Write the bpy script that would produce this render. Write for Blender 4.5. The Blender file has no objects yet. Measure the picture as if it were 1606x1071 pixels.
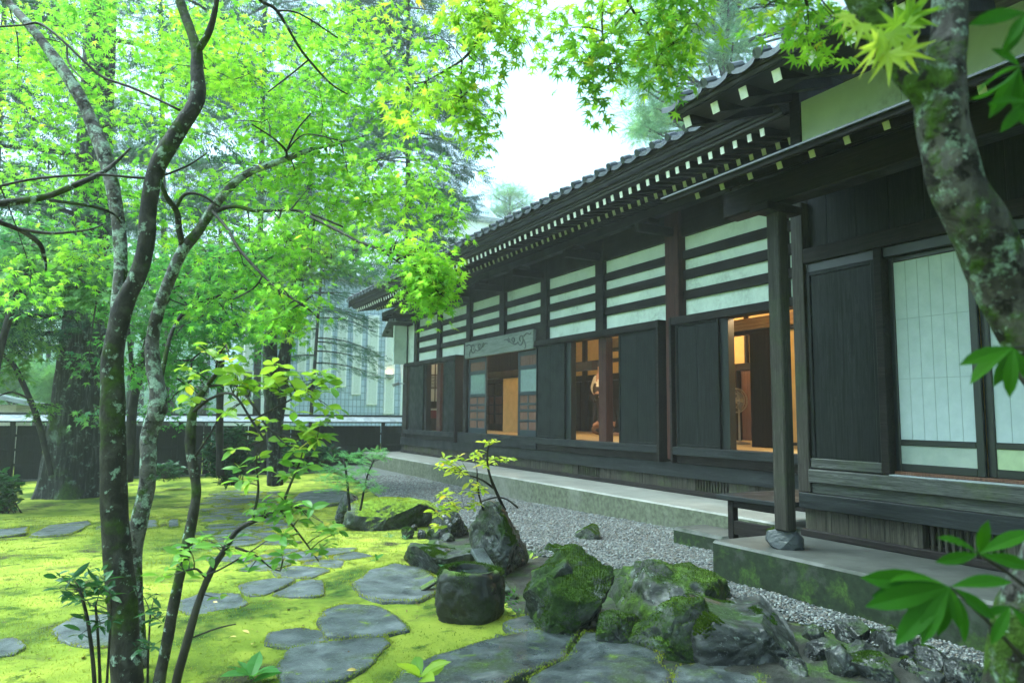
import bpy, math, random
import numpy as np
from mathutils import Vector, Matrix, noise as mn
C = bpy.context.scene
COL = C.collection
# ------------------------------------------------------------------ camera
F, PITCH, YAW, ROLL = 1136.6, 0.10049, 0.48592, 0.00859
fw = np.array([math.sin(YAW)*math.cos(PITCH), math.cos(YAW)*math.cos(PITCH), math.sin(PITCH)])
rr = np.array([math.cos(YAW), -math.sin(YAW), 0.0]); uu = np.cross(rr, fw)
r2 = rr*math.cos(ROLL)+uu*math.sin(ROLL); u2 = -rr*math.sin(ROLL)+uu*math.cos(ROLL)
cam = bpy.data.cameras.new('camera'); co = bpy.data.objects.new('camera', cam); COL.objects.link(co)
co.matrix_world = Matrix(((r2[0], u2[0], -fw[0], 0), (r2[1], u2[1], -fw[1], 0), (r2[2], u2[2], -fw[2], 0), (0, 0, 0, 1)))
cam.sensor_width = 36; cam.lens = 36*F/1606; cam.clip_start = .05; cam.clip_end = 2000
cam.dof.use_dof = True; cam.dof.focus_distance = 6.0; cam.dof.aperture_fstop = 3.2
C.camera = co
# ------------------------------------------------------------------ sky, sun, exposure
W = bpy.data.worlds.new('World'); C.world = W; W.use_nodes = True
nt = W.node_tree; nt.nodes.clear()
sky = nt.nodes.new('ShaderNodeTexSky'); sky.sky_type = 'NISHITA'; sky.sun_disc = False
SUN_EL, SUN_AZ = math.radians(62), math.radians(-60)
sky.sun_elevation = SUN_EL; sky.sun_rotation = SUN_AZ; sky.dust_density = 6; sky.air_density = 1.0; sky.ozone_density = 1
hs = nt.nodes.new('ShaderNodeHueSaturation'); hs.inputs['Saturation'].default_value = .5
tint = nt.nodes.new('ShaderNodeMix'); tint.data_type = 'RGBA'; tint.blend_type = 'MULTIPLY'; tint.inputs[0].default_value = 1
tint.inputs[7].default_value = (.68, .98, 1.08, 1)
bg = nt.nodes.new('ShaderNodeBackground'); bg.inputs[1].default_value = .15
wo = nt.nodes.new('ShaderNodeOutputWorld')
nt.links.new(sky.outputs[0], hs.inputs['Color']); nt.links.new(hs.outputs[0], tint.inputs[6])
nt.links.new(tint.outputs[2], bg.inputs[0]); nt.links.new(bg.outputs[0], wo.inputs[0])
sl = bpy.data.lights.new('sun', 'SUN'); sl.energy = .8; sl.angle = math.radians(25); sl.color = (.95, 1, .95)
so = bpy.data.objects.new('sun', sl); COL.objects.link(so)
so.rotation_euler = (math.pi/2-SUN_EL, 0, math.pi-SUN_AZ)
C.view_settings.view_transform = 'Standard'; C.view_settings.look = 'None'
C.view_settings.exposure = 2.0; C.view_settings.gamma = 1
C.cycles.max_bounces = 7; C.cycles.diffuse_bounces = 4; C.cycles.glossy_bounces = 3; C.cycles.transmission_bounces = 5
C.cycles.transparent_max_bounces = 8; C.cycles.volume_bounces = 1
C.cycles.use_denoising = True
try: C.cycles.denoiser = 'OPENIMAGEDENOISE'
except Exception: pass

# ------------------------------------------------------------------ helpers
def ray(x, y): return fw + r2*(x-803)/F - u2*(y-535.5)/F
def at(x, y, d): return ray(x, y)*d                      # point at depth d along the camera axis
def onx(x, y, X): v = ray(x, y); return v*X/v[0]
def ony(x, y, Y): v = ray(x, y); return v*Y/v[1]
def onz(x, y, Z): v = ray(x, y); return v*Z/v[2]
def sm(t): t = np.clip(t, 0, 1); return t*t*(3-2*t)
def ground_z(x, y):
    return -1.40 - .26*sm((y-6)/11) + .0*x
def gravel_z(y): return -1.345 - .11*sm((y-5)/7)
def ong(x, y, dz=0):                                     # pixel to moss ground
    z = -1.4
    for _ in range(6):
        p = onz(x, y, z); z = float(ground_z(p[0], p[1]))
    return onz(x, y, z+dz)
def tag(o, label, cat, group=None, kind=None):
    if label: o['label'] = label
    if cat: o['category'] = cat
    if group: o['group'] = group
    if kind: o['kind'] = kind
    return o
def empty(name, loc, label, cat, group=None):
    o = bpy.data.objects.new(name, None); COL.objects.link(o); o.location = loc; o.empty_display_size = .1
    return tag(o, label, cat, group)
def link(name, me, mats, parent=None):
    o = bpy.data.objects.new(name, me); COL.objects.link(o)
    for m in (mats if isinstance(mats, (list, tuple)) else [mats]): me.materials.append(m)
    if parent is not None:
        o.parent = parent
        p = parent; L = Vector((0, 0, 0))
        while p is not None: L += p.location; p = p.parent
        o.location = -L
    return o
def raw(name, V, faces, mats, parent=None, midx=None, smooth=False):
    """faces: list of tuples, or an (M,k) array"""
    me = bpy.data.meshes.new(name)
    V = np.asarray(V, dtype=np.float32)
    if isinstance(faces, np.ndarray):
        tot = np.full(len(faces), faces.shape[1], dtype=np.int32); flat = faces.astype(np.int32).ravel()
    else:
        tot = np.array([len(f) for f in faces], dtype=np.int32)
        flat = np.fromiter((i for f in faces for i in f), dtype=np.int32)
    me.vertices.add(len(V)); me.vertices.foreach_set('co', V.ravel())
    me.loops.add(len(flat)); me.loops.foreach_set('vertex_index', flat)
    me.polygons.add(len(tot))
    st = np.zeros(len(tot), dtype=np.int32); st[1:] = np.cumsum(tot)[:-1]
    me.polygons.foreach_set('loop_start', st)
    if midx is not None: me.polygons.foreach_set('material_index', np.asarray(midx, dtype=np.int32))
    me.polygons.foreach_set('use_smooth', np.full(len(tot), bool(smooth)))
    me.update(calc_edges=True)
    return link(name, me, mats, parent)
class MB:
    def __init__(s): s.v = []; s.f = []; s.m = []
    def add(s, vs, fs, m=0):
        b = len(s.v); s.v.extend([tuple(p) for p in vs]); s.f.extend([tuple(b+i for i in f) for f in fs]); s.m.extend([m]*len(fs)); return s
    def box(s, x0, x1, y0, y1, z0, z1, ch=.005, m=0):
        x0, x1 = min(x0, x1), max(x0, x1); y0, y1 = min(y0, y1), max(y0, y1); z0, z1 = min(z0, z1), max(z0, z1)
        c = ((x0+x1)/2, (y0+y1)/2, (z0+z1)/2)
        return s.obox(c, ((1, 0, 0), (0, 1, 0), (0, 0, 1)), ((x1-x0)/2, (y1-y0)/2, (z1-z0)/2), ch, m)
    def obox(s, c, ax, h, ch=.005, m=0):
        ch = min(ch, min(h)*.45)
        c = np.array(c, float); A = np.array(ax, float)
        vs = []; idx = {}
        for sx in (-1, 1):
            for sy in (-1, 1):
                for sz in (-1, 1):
                    for k in range(3):
                        q = np.array([sx*(h[0]-ch), sy*(h[1]-ch), sz*(h[2]-ch)]); q[k] = (sx, sy, sz)[k]*h[k]
                        idx[(sx, sy, sz, k)] = len(vs); vs.append(c+q@A)
        fs = []
        for k in range(3):
            i, j = (k+1) % 3, (k+2) % 3
            for sg in (-1, 1):
                q = []
                for a, b in ((-1, -1), (1, -1), (1, 1), (-1, 1)):
                    t = [0, 0, 0]; t[k] = sg; t[i] = a; t[j] = b; q.append(idx[(*t, k)])
                fs.append(q if sg > 0 else q[::-1])
        for k in range(3):                                # edges along axis k
            i, j = (k+1) % 3, (k+2) % 3
            for a in (-1, 1):
                for b in (-1, 1):
                    t0 = [0, 0, 0]; t1 = [0, 0, 0]; t0[k] = -1; t1[k] = 1; t0[i] = t1[i] = a; t0[j] = t1[j] = b
                    q = [idx[(*t0, i)], idx[(*t1, i)], idx[(*t1, j)], idx[(*t0, j)]]
                    fs.append(q if a*b < 0 else q[::-1])
        for sx in (-1, 1):
            for sy in (-1, 1):
                for sz in (-1, 1):
                    q = [idx[(sx, sy, sz, k)] for k in range(3)]
                    fs.append(q if sx*sy*sz > 0 else q[::-1])
        return s.add(vs, fs, m)
    def tube(s, pts, rad, n=8, m=0, rough=0, seed=0, cap=True, nsc=6.):
        P = [np.array(p, float) for p in pts]; k = len(P)
        T = [P[min(i+1, k-1)]-P[max(i-1, 0)] for i in range(k)]
        ref = np.array([1., 0, 0]) if abs(T[0][2]) > .8*np.linalg.norm(T[0]) else np.array([0, 0, 1.])
        vs = []; fs = []
        u = None
        for i in range(k):
            t = T[i]/(np.linalg.norm(T[i])+1e-9)
            u = np.cross(t, ref) if u is None else u-t*(u@t)
            u /= np.linalg.norm(u)+1e-9; w = np.cross(t, u)
            for j in range(n):
                a = 2*math.pi*j/n; d = u*math.cos(a)+w*math.sin(a); r = rad[i]
                if rough:
                    q = P[i]+d*r; r *= 1+rough*(mn.noise(Vector(q*nsc)+Vector((seed, 0, 0)))+.5*mn.noise(Vector(q*nsc*3)))
                vs.append(P[i]+d*r)
        for i in range(k-1):
            for j in range(n): fs.append((i*n+j, i*n+(j+1) % n, (i+1)*n+(j+1) % n, (i+1)*n+j))
        if cap: fs.append(tuple(range(n))[::-1]); fs.append(tuple((k-1)*n+j for j in range(n)))
        return s.add(vs, fs, m)
    def lathe(s, c, prof, n=24, m=0):
        vs = [(c[0]+r*math.cos(2*math.pi*j/n), c[1]+r*math.sin(2*math.pi*j/n), c[2]+z) for r, z in prof for j in range(n)]
        fs = [(i*n+j, i*n+(j+1) % n, (i+1)*n+(j+1) % n, (i+1)*n+j) for i in range(len(prof)-1) for j in range(n)]
        return s.add(vs, fs, m)
    def prism(s, pts, d, m=0):
        n = len(pts); d = np.array(d, float)
        vs = [tuple(p) for p in pts]+[tuple(np.array(p, float)+d) for p in pts]
        fs = [tuple(range(n))[::-1], tuple(range(n, 2*n))]+[(i, (i+1) % n, n+(i+1) % n, n+i) for i in range(n)]
        return s.add(vs, fs, m)
    def build(s, name, mats, parent=None, smooth=False):
        return raw(name, s.v, s.f, mats, parent, s.m, smooth)
def smoothpath(pts, sub=4):
    """pts rows (px,py,depth,width_px) -> world points + radii, Catmull-Rom"""
    A = [np.concatenate([at(p[0], p[1], p[2]), [p[3]*p[2]/F/2]]) for p in pts]
    return cr(A, sub)
def cr(A, sub=4):
    A = [np.array(a, float) for a in A]; out = []
    for i in range(len(A)-1):
        p0, p1, p2, p3 = A[max(i-1, 0)], A[i], A[i+1], A[min(i+2, len(A)-1)]
        for j in range(sub):
            t = j/sub
            out.append(.5*(2*p1+(p2-p0)*t+(2*p0-5*p1+4*p2-p3)*t*t+(3*p1-p0-3*p2+p3)*t**3))
    out.append(A[-1]); out = np.array(out)
    return [o[:3] for o in out], [max(o[3], .0008) for o in out]

# ------------------------------------------------------------------ materials
def newmat(name):
    m = bpy.data.materials.new(name); m.use_nodes = True; t = m.node_tree; t.nodes.clear()
    o = t.nodes.new('ShaderNodeOutputMaterial'); return m, t, o
def N(t, typ, **kw):
    n = t.nodes.new(typ)
    for k, v in kw.items(): setattr(n, k, v)
    return n
def noise_tex(t, scale=(1, 1, 1), ns=5., detail=6, rough=.6, dist=0., loc=(0, 0, 0)):
    tc = N(t, 'ShaderNodeTexCoord'); mp = N(t, 'ShaderNodeMapping'); mp.inputs['Scale'].default_value = scale; mp.inputs['Location'].default_value = loc
    nz = N(t, 'ShaderNodeTexNoise'); nz.inputs['Scale'].default_value = ns; nz.inputs['Detail'].default_value = detail
    nz.inputs['Roughness'].default_value = rough; nz.inputs['Distortion'].default_value = dist
    t.links.new(tc.outputs['Object'], mp.inputs[0]); t.links.new(mp.outputs[0], nz.inputs['Vector']); return nz
def ramp(t, src, stops):
    r = N(t, 'ShaderNodeValToRGB'); e = r.color_ramp.elements
    while len(e) > 1: e.remove(e[-1])
    e[0].position = stops[0][0]; e[0].color = (*stops[0][1], 1)
    for p, c in stops[1:]:
        q = e.new(p); q.color = (*c, 1)
    t.links.new(src, r.inputs[0]); return r
def surf(name, stops, scale=(1, 1, 1), ns=5., detail=7, rough=.6, bump=.25, bdist=.01, over=(), dist=0., spec=.5, fine=None, rvar=.0):
    """noise-ramp surface; over: list of (colour, noise scale, lo, hi, up-bias, rough)"""
    m, t, o = newmat(name)
    nz = noise_tex(t, scale, ns, detail, .62, dist)
    c = ramp(t, nz.outputs[0], stops).outputs[0]
    b = N(t, 'ShaderNodeBsdfPrincipled'); b.inputs['Specular IOR Level'].default_value = spec
    rv = None
    geo = N(t, 'ShaderNodeNewGeometry'); sx = N(t, 'ShaderNodeSeparateXYZ'); t.links.new(geo.outputs['Normal'], sx.inputs[0])
    rin = N(t, 'ShaderNodeValue'); rin.outputs[0].default_value = rough; rsock = rin.outputs[0]
    if rvar:
        rn = noise_tex(t, (1, 1, 1), ns*.7, 3, .5, 0, (3, 1, 2)); mr = N(t, 'ShaderNodeMapRange')
        mr.inputs[1].default_value = .35; mr.inputs[2].default_value = .65; mr.inputs[3].default_value = max(rough-rvar, .05); mr.inputs[4].default_value = min(1, rough+rvar)
        t.links.new(rn.outputs[0], mr.inputs[0]); rsock = mr.outputs[0]
    hsock = nz.outputs[0]
    for i, (oc, ons, lo, hi, up, orough) in enumerate(over):
        n2 = noise_tex(t, (1, 1, 1), ons, 6, .65, .2, (7.3*i+1.7, 2.1*i, 5.5))
        ma = N(t, 'ShaderNodeMath', operation='MULTIPLY_ADD'); ma.inputs[1].default_value = up
        t.links.new(sx.outputs[2], ma.inputs[0]); t.links.new(n2.outputs[0], ma.inputs[2])
        mr = N(t, 'ShaderNodeMapRange'); mr.inputs[1].default_value = lo; mr.inputs[2].default_value = hi
        t.links.new(ma.outputs[0], mr.inputs[0])
        mx = N(t, 'ShaderNodeMix', data_type='RGBA'); t.links.new(mr.outputs[0], mx.inputs[0]); t.links.new(c, mx.inputs[6])
        n3 = noise_tex(t, (1, 1, 1), ons*7+8, 4, .6, 0, (i, 4, 2))
        oc2 = ramp(t, n3.outputs[0], [(.3, tuple(k*.45 for k in oc)), (.68, tuple(min(1, k*1.3) for k in oc))])
        t.links.new(oc2.outputs[0], mx.inputs[7]); c = mx.outputs[2]
        mz = N(t, 'ShaderNodeMix', data_type='FLOAT'); t.links.new(mr.outputs[0], mz.inputs[0]); t.links.new(rsock, mz.inputs[2]); mz.inputs[3].default_value = orough; rsock = mz.outputs[0]
        mh = N(t, 'ShaderNodeMix', data_type='FLOAT'); t.links.new(mr.outputs[0], mh.inputs[0]); t.links.new(hsock, mh.inputs[2])
        ad = N(t, 'ShaderNodeMath', operation='MULTIPLY_ADD'); t.links.new(n3.outputs[0], ad.inputs[0]); ad.inputs[1].default_value = 1.; ad.inputs[2].default_value = .25
        t.links.new(ad.outputs[0], mh.inputs[3]); hsock = mh.outputs[0]
    t.links.new(c, b.inputs['Base Color']); t.links.new(rsock, b.inputs['Roughness'])
    if bump:
        bp = N(t, 'ShaderNodeBump'); bp.inputs['Strength'].default_value = bump; bp.inputs['Distance'].default_value = bdist
        t.links.new(hsock, bp.inputs['Height'])
        if fine:
            n4 = noise_tex(t, (1, 1, 1), fine, 3, .6); b2 = N(t, 'ShaderNodeBump'); b2.inputs['Strength'].default_value = bump*.8; b2.inputs['Distance'].default_value = bdist*.4
            t.links.new(n4.outputs[0], b2.inputs['Height']); t.links.new(bp.outputs[0], b2.inputs['Normal']); bp = b2
        t.links.new(bp.outputs[0], b.inputs['Normal'])
    t.links.new(b.outputs[0], o.inputs[0]); return m
def leafmat(name, c1, c2, c3=None, trans=.5, rough=.45, tc=None, spec=.2):
    """c1..c2 vary from leaf to leaf; translucent share trans"""
    m, t, o = newmat(name)
    g = N(t, 'ShaderNodeNewGeometry')
    st = [(0, c1), (.8, c2)]
    if c3: st += [(.95, c2), (1., c3)]
    r = ramp(t, g.outputs['Random Per Island'], st)
    b = N(t, 'ShaderNodeBsdfPrincipled'); b.inputs['Roughness'].default_value = rough; b.inputs['Specular IOR Level'].default_value = spec
    nz = noise_tex(t, (1, 1, 1), .9, 3, .6); vr = ramp(t, nz.outputs[0], [(.34, (.62, .8, 1.)), (.5, (1, 1, 1)), (.66, (1.28, 1.1, .8))])
    mv = N(t, 'ShaderNodeMix', data_type='RGBA', blend_type='MULTIPLY'); mv.inputs[0].default_value = 1
    t.links.new(r.outputs[0], mv.inputs[6]); t.links.new(vr.outputs[0], mv.inputs[7])
    class _o: outputs = [mv.outputs[2]]
    r = _o
    t.links.new(r.outputs[0], b.inputs['Base Color'])
    tr = N(t, 'ShaderNodeBsdfTranslucent'); mm = N(t, 'ShaderNodeMix', data_type='RGBA', blend_type='MULTIPLY'); mm.inputs[0].default_value = 1
    t.links.new(r.outputs[0], mm.inputs[6]); mm.inputs[7].default_value = (*(tc or (1.5, 1.35, .8)), 1); t.links.new(mm.outputs[2], tr.inputs[0])
    mx = N(t, 'ShaderNodeMixShader'); mx.inputs[0].default_value = trans
    t.links.new(b.outputs[0], mx.inputs[1]); t.links.new(tr.outputs[0], mx.inputs[2]); t.links.new(mx.outputs[0], o.inputs[0]); return m
def plain(name, c, rough=.5, metal=0., spec=.5, emit=None, es=0, trans=0):
    m, t, o = newmat(name); b = N(t, 'ShaderNodeBsdfPrincipled')
    nz = noise_tex(t, (1, 1, 1), 14, 4); r = ramp(t, nz.outputs[0], [(.3, tuple(k*.85 for k in c)), (.7, tuple(min(1, k*1.1) for k in c))])
    t.links.new(r.outputs[0], b.inputs['Base Color'])
    b.inputs['Roughness'].default_value = rough; b.inputs['Metallic'].default_value = metal; b.inputs['Specular IOR Level'].default_value = spec
    if trans: b.inputs['Transmission Weight'].default_value = trans
    if emit: b.inputs['Emission Color'].default_value = (*emit, 1); b.inputs['Emission Strength'].default_value = es
    t.links.new(b.outputs[0], o.inputs[0]); return m
def wood(name, a, b, axis='z', ns=9, rough=.6, over=(), bump=.5, spec=.16):
    sc = {'z': (7, 7, .28), 'y': (7, .28, 7), 'x': (.28, 7, 7)}[axis]
    hi = tuple(q*1.35 for q in b)
    return surf(name, [(.3, tuple(k*.6 for k in a)), (.42, a), (.5, tuple((p+q)/2 for p, q in zip(a, b))), (.54, tuple(k*.9 for k in a)), (.6, b), (.63, a), (.72, hi)], sc, ns*.62, 9, rough, bump, .006, over, .5, spec, None, .12)
MOSS = (.085, .15, .012); DMOSS = (.04, .085, .012)
green_alg = ((.055, .075, .03), 2.2, .5, .72, 0, .8)
M_dark = wood('charcoal_weathered_board', (.0028, .004, .0042), (.017, .0205, .021), 'z', 10, .45)
M_beam = wood('dark_timber', (.0065, .0055, .0055), (.024, .019, .018), 'y', 9, .6)
M_brown = wood('red_brown_timber', (.03, .011, .009), (.08, .034, .027), 'z', 9, .6)
M_sill = wood('grey_wet_sill', (.035, .038, .035), (.11, .118, .11), 'y', 8, .4, (green_alg,))
M_blue = wood('bluish_grey_beam', (.009, .011, .0125), (.028, .033, .035), 'y', 8, .45)
M_base = wood('weathered_base_board', (.018, .017, .013), (.07, .064, .05), 'z', 8, .6, (green_alg,))
M_post = wood('mossy_grey_post', (.018, .016, .014), (.06, .056, .048), 'z', 8, .5, (((.03, .042, .02), 1.6, .5, .75, 0, .8),))
M_soffit = wood('dark_soffit_timber', (.007, .007, .0075), (.02, .02, .02), 'y', 8, .6)  # even near-black timber tone for soffits and roof decks
M_layer = surf('layered_eave_shingle', [(.3, (.008, .008, .008)), (.7, (.038, .033, .028))], (1, .12, 14), 7, 6, .7, .5, .01)
M_plaster = surf('pale_green_plaster', [(.3, (.5, .6, .53)), (.7, (.62, .72, .64))], (1, 1, 1), 3, 9, .85, .12, .003, ((((.43, .53, .45)), 1.3, .5, .75, 0, .9),))  # pale green base, pulled bluer to carry the cool cast of shaded walls
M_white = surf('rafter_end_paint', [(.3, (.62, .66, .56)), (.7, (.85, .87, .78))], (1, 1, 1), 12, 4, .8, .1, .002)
M_whited = surf('darker_rafter_end_paint', [(.3, (.3, .32, .22)), (.7, (.5, .52, .38))], (1, 1, 1), 12, 4, .8, .1, .002)  # darker, yellower paint for base and canopy rafter ends
M_tile = surf('wet_grey_tile', [(.3, (.016, .021, .025)), (.7, (.05, .06, .067))], (1, 1, 1), 6, 6, .35, .3, .004, (), 0, .6, None, .12)
M_conc = surf('wet_concrete', [(.3, (.15, .155, .14)), (.7, (.27, .275, .25))], (1, 1, 1), 2.5, 9, .38, .25, .004, (((.085, .1, .065), 1.1, .1, .5, -.6, .85),), 0, .4, 90, .05)
M_concm = surf('shaded_mossy_concrete', [(.3, (.035, .04, .037)), (.7, (.08, .086, .078))], (1, 1, 1), 2.5, 9, .5, .3, .005, (((.01, .02, .008), 2.4, .2, .45, -.4, .9), ((.03, .065, .01), 5, .54, .66, -.3, .95)), 0, .3, 70, .15)  # mossy concrete, base colour darkened to carry canopy and tree shade
M_paper = surf('shoji_paper', [(.3, (.36, .44, .46)), (.7, (.44, .52, .54))], (1, 1, 1), 9, 8, .8, .15, .003)
M_frame = plain('black_lacquer_frame', (.008, .011, .012), .35)
M_ochre = surf('ochre_wall', [(.3, (.5, .33, .12)), (.7, (.62, .42, .17))], (1, 1, 1), 5, 5, .85, .08, .003)
M_tatami = surf('tatami_matting', [(.3, (.42, .32, .15)), (.7, (.55, .43, .22))], (4, 60, 4), 5, 4, .7, .2, .003)
M_inner = wood('dark_interior_timber', (.012, .009, .007), (.04, .028, .02), 'z', 8, .4)
M_cedarwood = wood('pale_interior_lintel', (.22, .13, .06), (.4, .26, .13), 'y', 8, .5)
M_panelb = wood('red_brown_door_panel', (.09, .045, .03), (.19, .1, .07), 'z', 10, .5)
M_doorf = plain('blue_black_door_frame', (.012, .022, .03), .4)
M_carved = wood('grey_green_carved_board', (.14, .17, .15), (.27, .31, .28), 'y', 6, .6)
M_carve = plain('carving_groove', (.05, .065, .06), .8)
M_rock = surf('wet_dark_rock', [(.34, (.006, .0075, .0075)), (.5, (.02, .023, .022)), (.62, (.05, .055, .053)), (.7, (.1, .11, .107))], (1, 1, 1.6), 5, 10, .32, .6, .02,
              (((.17, .2, .18), 12, .6, .66, 0, .8), ((.02, .045, .008), 3.2, .56, .66, .1, .95), ((.12, .135, .13), 48, .6, .66, 0, .6)), .6, .4, 45, .15)
M_rockm = surf('mossy_rock', [(.3, (.012, .014, .013)), (.5, (.035, .038, .035)), (.7, (.11, .12, .11))], (1, 1, 1.6), 5, 10, .4, .6, .02,
               (((.2, .24, .21), 12, .59, .65, 0, .8), ((.016, .036, .006), 2.6, .46, .58, .1, .95), ((.05, .1, .009), 4.5, .6, .74, .17, .95)), .6, .3, 45, .15)
M_rockcap = surf('moss_capped_rock', [(.34, (.008, .01, .009)), (.5, (.028, .032, .03)), (.7, (.1, .11, .105))], (1, 1, 1.4), 5, 10, .45, .6, .02,
                 (((.18, .22, .19), 12, .6, .66, 0, .8), ((.02, .045, .007), 2.6, .48, .6, .1, .95), ((.16, .25, .02), 3., .66, .78, .36, .95)), .6, .3, 45, .1)
M_rockd = surf('dark_basin_stone', [(.3, (.003, .0035, .003)), (.6, (.014, .015, .012)), (.72, (.05, .052, .045))], (1, 1, 1), 6, 10, .5, .6, .015,
               (((.02, .03, .01), 5, .5, .62, .0, .95), ((.08, .14, .012), 4.5, .72, .9, .36, .95)), .4, .5, 60, .1)
M_flag = surf('wet_flagstone', [(.34, (.025, .032, .033)), (.48, (.07, .083, .085)), (.58, (.095, .11, .112)), (.7, (.17, .19, .19))], (1, 1, 1), 5, 12, .42, .9, .012, (((.05, .075, .02), 3.2, .54, .66, 0, .85), ((.03, .038, .038), 7, .58, .68, 0, .5), ((.14, .21, .02), 5, .62, .68, 0, .95), ((.2, .225, .225), 55, .57, .64, 0, .5)), .4, .35, 70, .12)
M_slab = surf('dark_wet_slab', [(.34, (.012, .016, .017)), (.5, (.042, .052, .053)), (.68, (.12, .137, .137))], (1, 1, 1), 5, 12, .36, .9, .015, (((.035, .06, .014), 2.6, .52, .64, 0, .85), ((.09, .15, .015), 5, .6, .68, 0, .95), ((.13, .15, .15), 50, .58, .65, 0, .5)), .4, .4, 60, .14)
M_moss = surf('moss_ground', [(.3, (.05, .085, .014)), (.42, (.15, .21, .024)), (.54, (.26, .31, .04)), (.7, (.36, .39, .06))], (1, 1, 1), 1.1, 10, .95, .9, .03,
              (((.05, .05, .025), 1.5, .55, .66, 0, .95), ((.035, .075, .014), .7, .53, .66, 0, .95), ((.07, .13, .02), 5, .55, .66, 0, .95)), .3, .1, 130)
M_gravel = surf('gravel_bed', [(.35, (.03, .035, .035)), (.65, (.16, .17, .165))], (1, 1, 1), 70, 4, .5, .8, .015, (((.06, .09, .02), 1.7, .62, .75, 0, .9),))
M_bark = surf('mossy_dark_bark', [(.32, (.008, .0075, .007)), (.5, (.022, .02, .017)), (.68, (.06, .056, .05))], (1, 1, .7), 16, 10, .6, .9, .012,
              (((.035, .065, .01), 3.2, .5, .6, 0, .95), ((.24, .33, .27), 16, .585, .63, 0, .85)), .4, .15, 60)
M_barkl = surf('lichened_grey_bark', [(.32, (.028, .026, .024)), (.5, (.075, .07, .066)), (.68, (.19, .185, .18))], (1, 1, .7), 14, 10, .6, .9, .012,
               (((.34, .45, .38), 15, .5, .58, 0, .85), ((.04, .08, .012), 6, .56, .64, 0, .95), ((.022, .02, .018), 17, .56, .63, 0, .8), ((.34, .42, .37), 26, .6, .65, 0, .8)), .5, .15, 90)
M_barkr = surf('mossy_lichened_bark', [(.32, (.012, .011, .01)), (.5, (.034, .031, .028)), (.68, (.09, .086, .08))], (1, 1, .7), 14, 10, .6, 1., .014,
               (((.19, .26, .21), 17, .53, .6, 0, .85), ((.035, .07, .01), 5, .5, .57, 0, .95), ((.018, .016, .014), 21, .54, .6, 0, .8), ((.26, .33, .28), 30, .62, .66, 0, .8)), .5, .12, 110)
M_cedar = surf('cedar_bark', [(.36, (.007, .008, .007)), (.54, (.024, .025, .022)), (.68, (.12, .13, .12))], (5, 5, .55), 5, 9, .8, 1., .05,
               (((.2, .28, .23), 9, .57, .66, 0, .9), ((.2, .28, .23), 1.3, .62, .7, 0, .9), ((.045, .085, .015), 1.6, .54, .66, .3, .95)), .5, .3)
M_barkd = surf('dark_wet_bark', [(.3, (.01, .009, .008)), (.7, (.04, .036, .032))], (1, 1, .5), 14, 7, .6, .6, .01, (((.05, .085, .02), 5, .6, .7, 0, .95),), 0, .15)
M_gleaf = leafmat('bright_maple_leaf', (.1, .3, .04), (.25, .47, .065), (.42, .52, .07), .68, .45, (1.45, 1.5, .95))
M_gleaf2 = leafmat('soft_maple_leaf', (.07, .2, .045), (.17, .34, .08), None, .5, .5, (1.25, 1.3, .9))
M_bigleaf = leafmat('broad_bright_leaf', (.13, .29, .03), (.3, .46, .06), (.5, .46, .05), .5, .3)
M_yleaf = leafmat('yellow_green_leaf', (.2, .35, .03), (.42, .52, .08), (.6, .4, .06), .5, .35)
M_dleaf = leafmat('dark_glossy_leaf', (.012, .06, .022), (.04, .12, .05), None, .25, .25, (1, 1.3, .8))
M_fgleaf = leafmat('shaded_foreground_leaf', (.011, .065, .004), (.028, .12, .007), None, .45, .5, None, .08)  # leaf green darkened, its shade put into the colour
M_fir = leafmat('blue_green_needles', (.025, .1, .06), (.08, .19, .11), None, .4, .6, (1, 1.2, .9))
M_fird = leafmat('dark_cedar_needles', (.012, .06, .028), (.045, .13, .05), None, .4, .6, (1, 1.2, .9))
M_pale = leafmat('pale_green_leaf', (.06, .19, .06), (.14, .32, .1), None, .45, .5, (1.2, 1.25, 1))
M_far = leafmat('haze_paled_far_leaf', (.1, .26, .15), (.25, .42, .25), None, .6, .6, (1.1, 1.2, .9))  # leaf colour lightened to stand for haze over distance
M_fern = leafmat('fern_leaf', (.05, .2, .04), (.1, .3, .06), None, .45, .4)
M_blade = leafmat('moss_blade', (.16, .23, .02), (.33, .38, .05), (.16, .12, .05), .4, .8, (1.2, 1.1, .7), .1)
M_tin = surf('grey_tin', [(.3, (.22, .25, .27)), (.7, (.36, .4, .42))], (1, 1, 1), 4, 6, .3, .05, .002, (), 0, .5, None, .1)
M_glassy = plain('reflective_glass', (.16, .22, .22), .06, 0, 1.)
M_water = plain('dark_water', (.02, .03, .025), .03, 0, .6)

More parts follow.
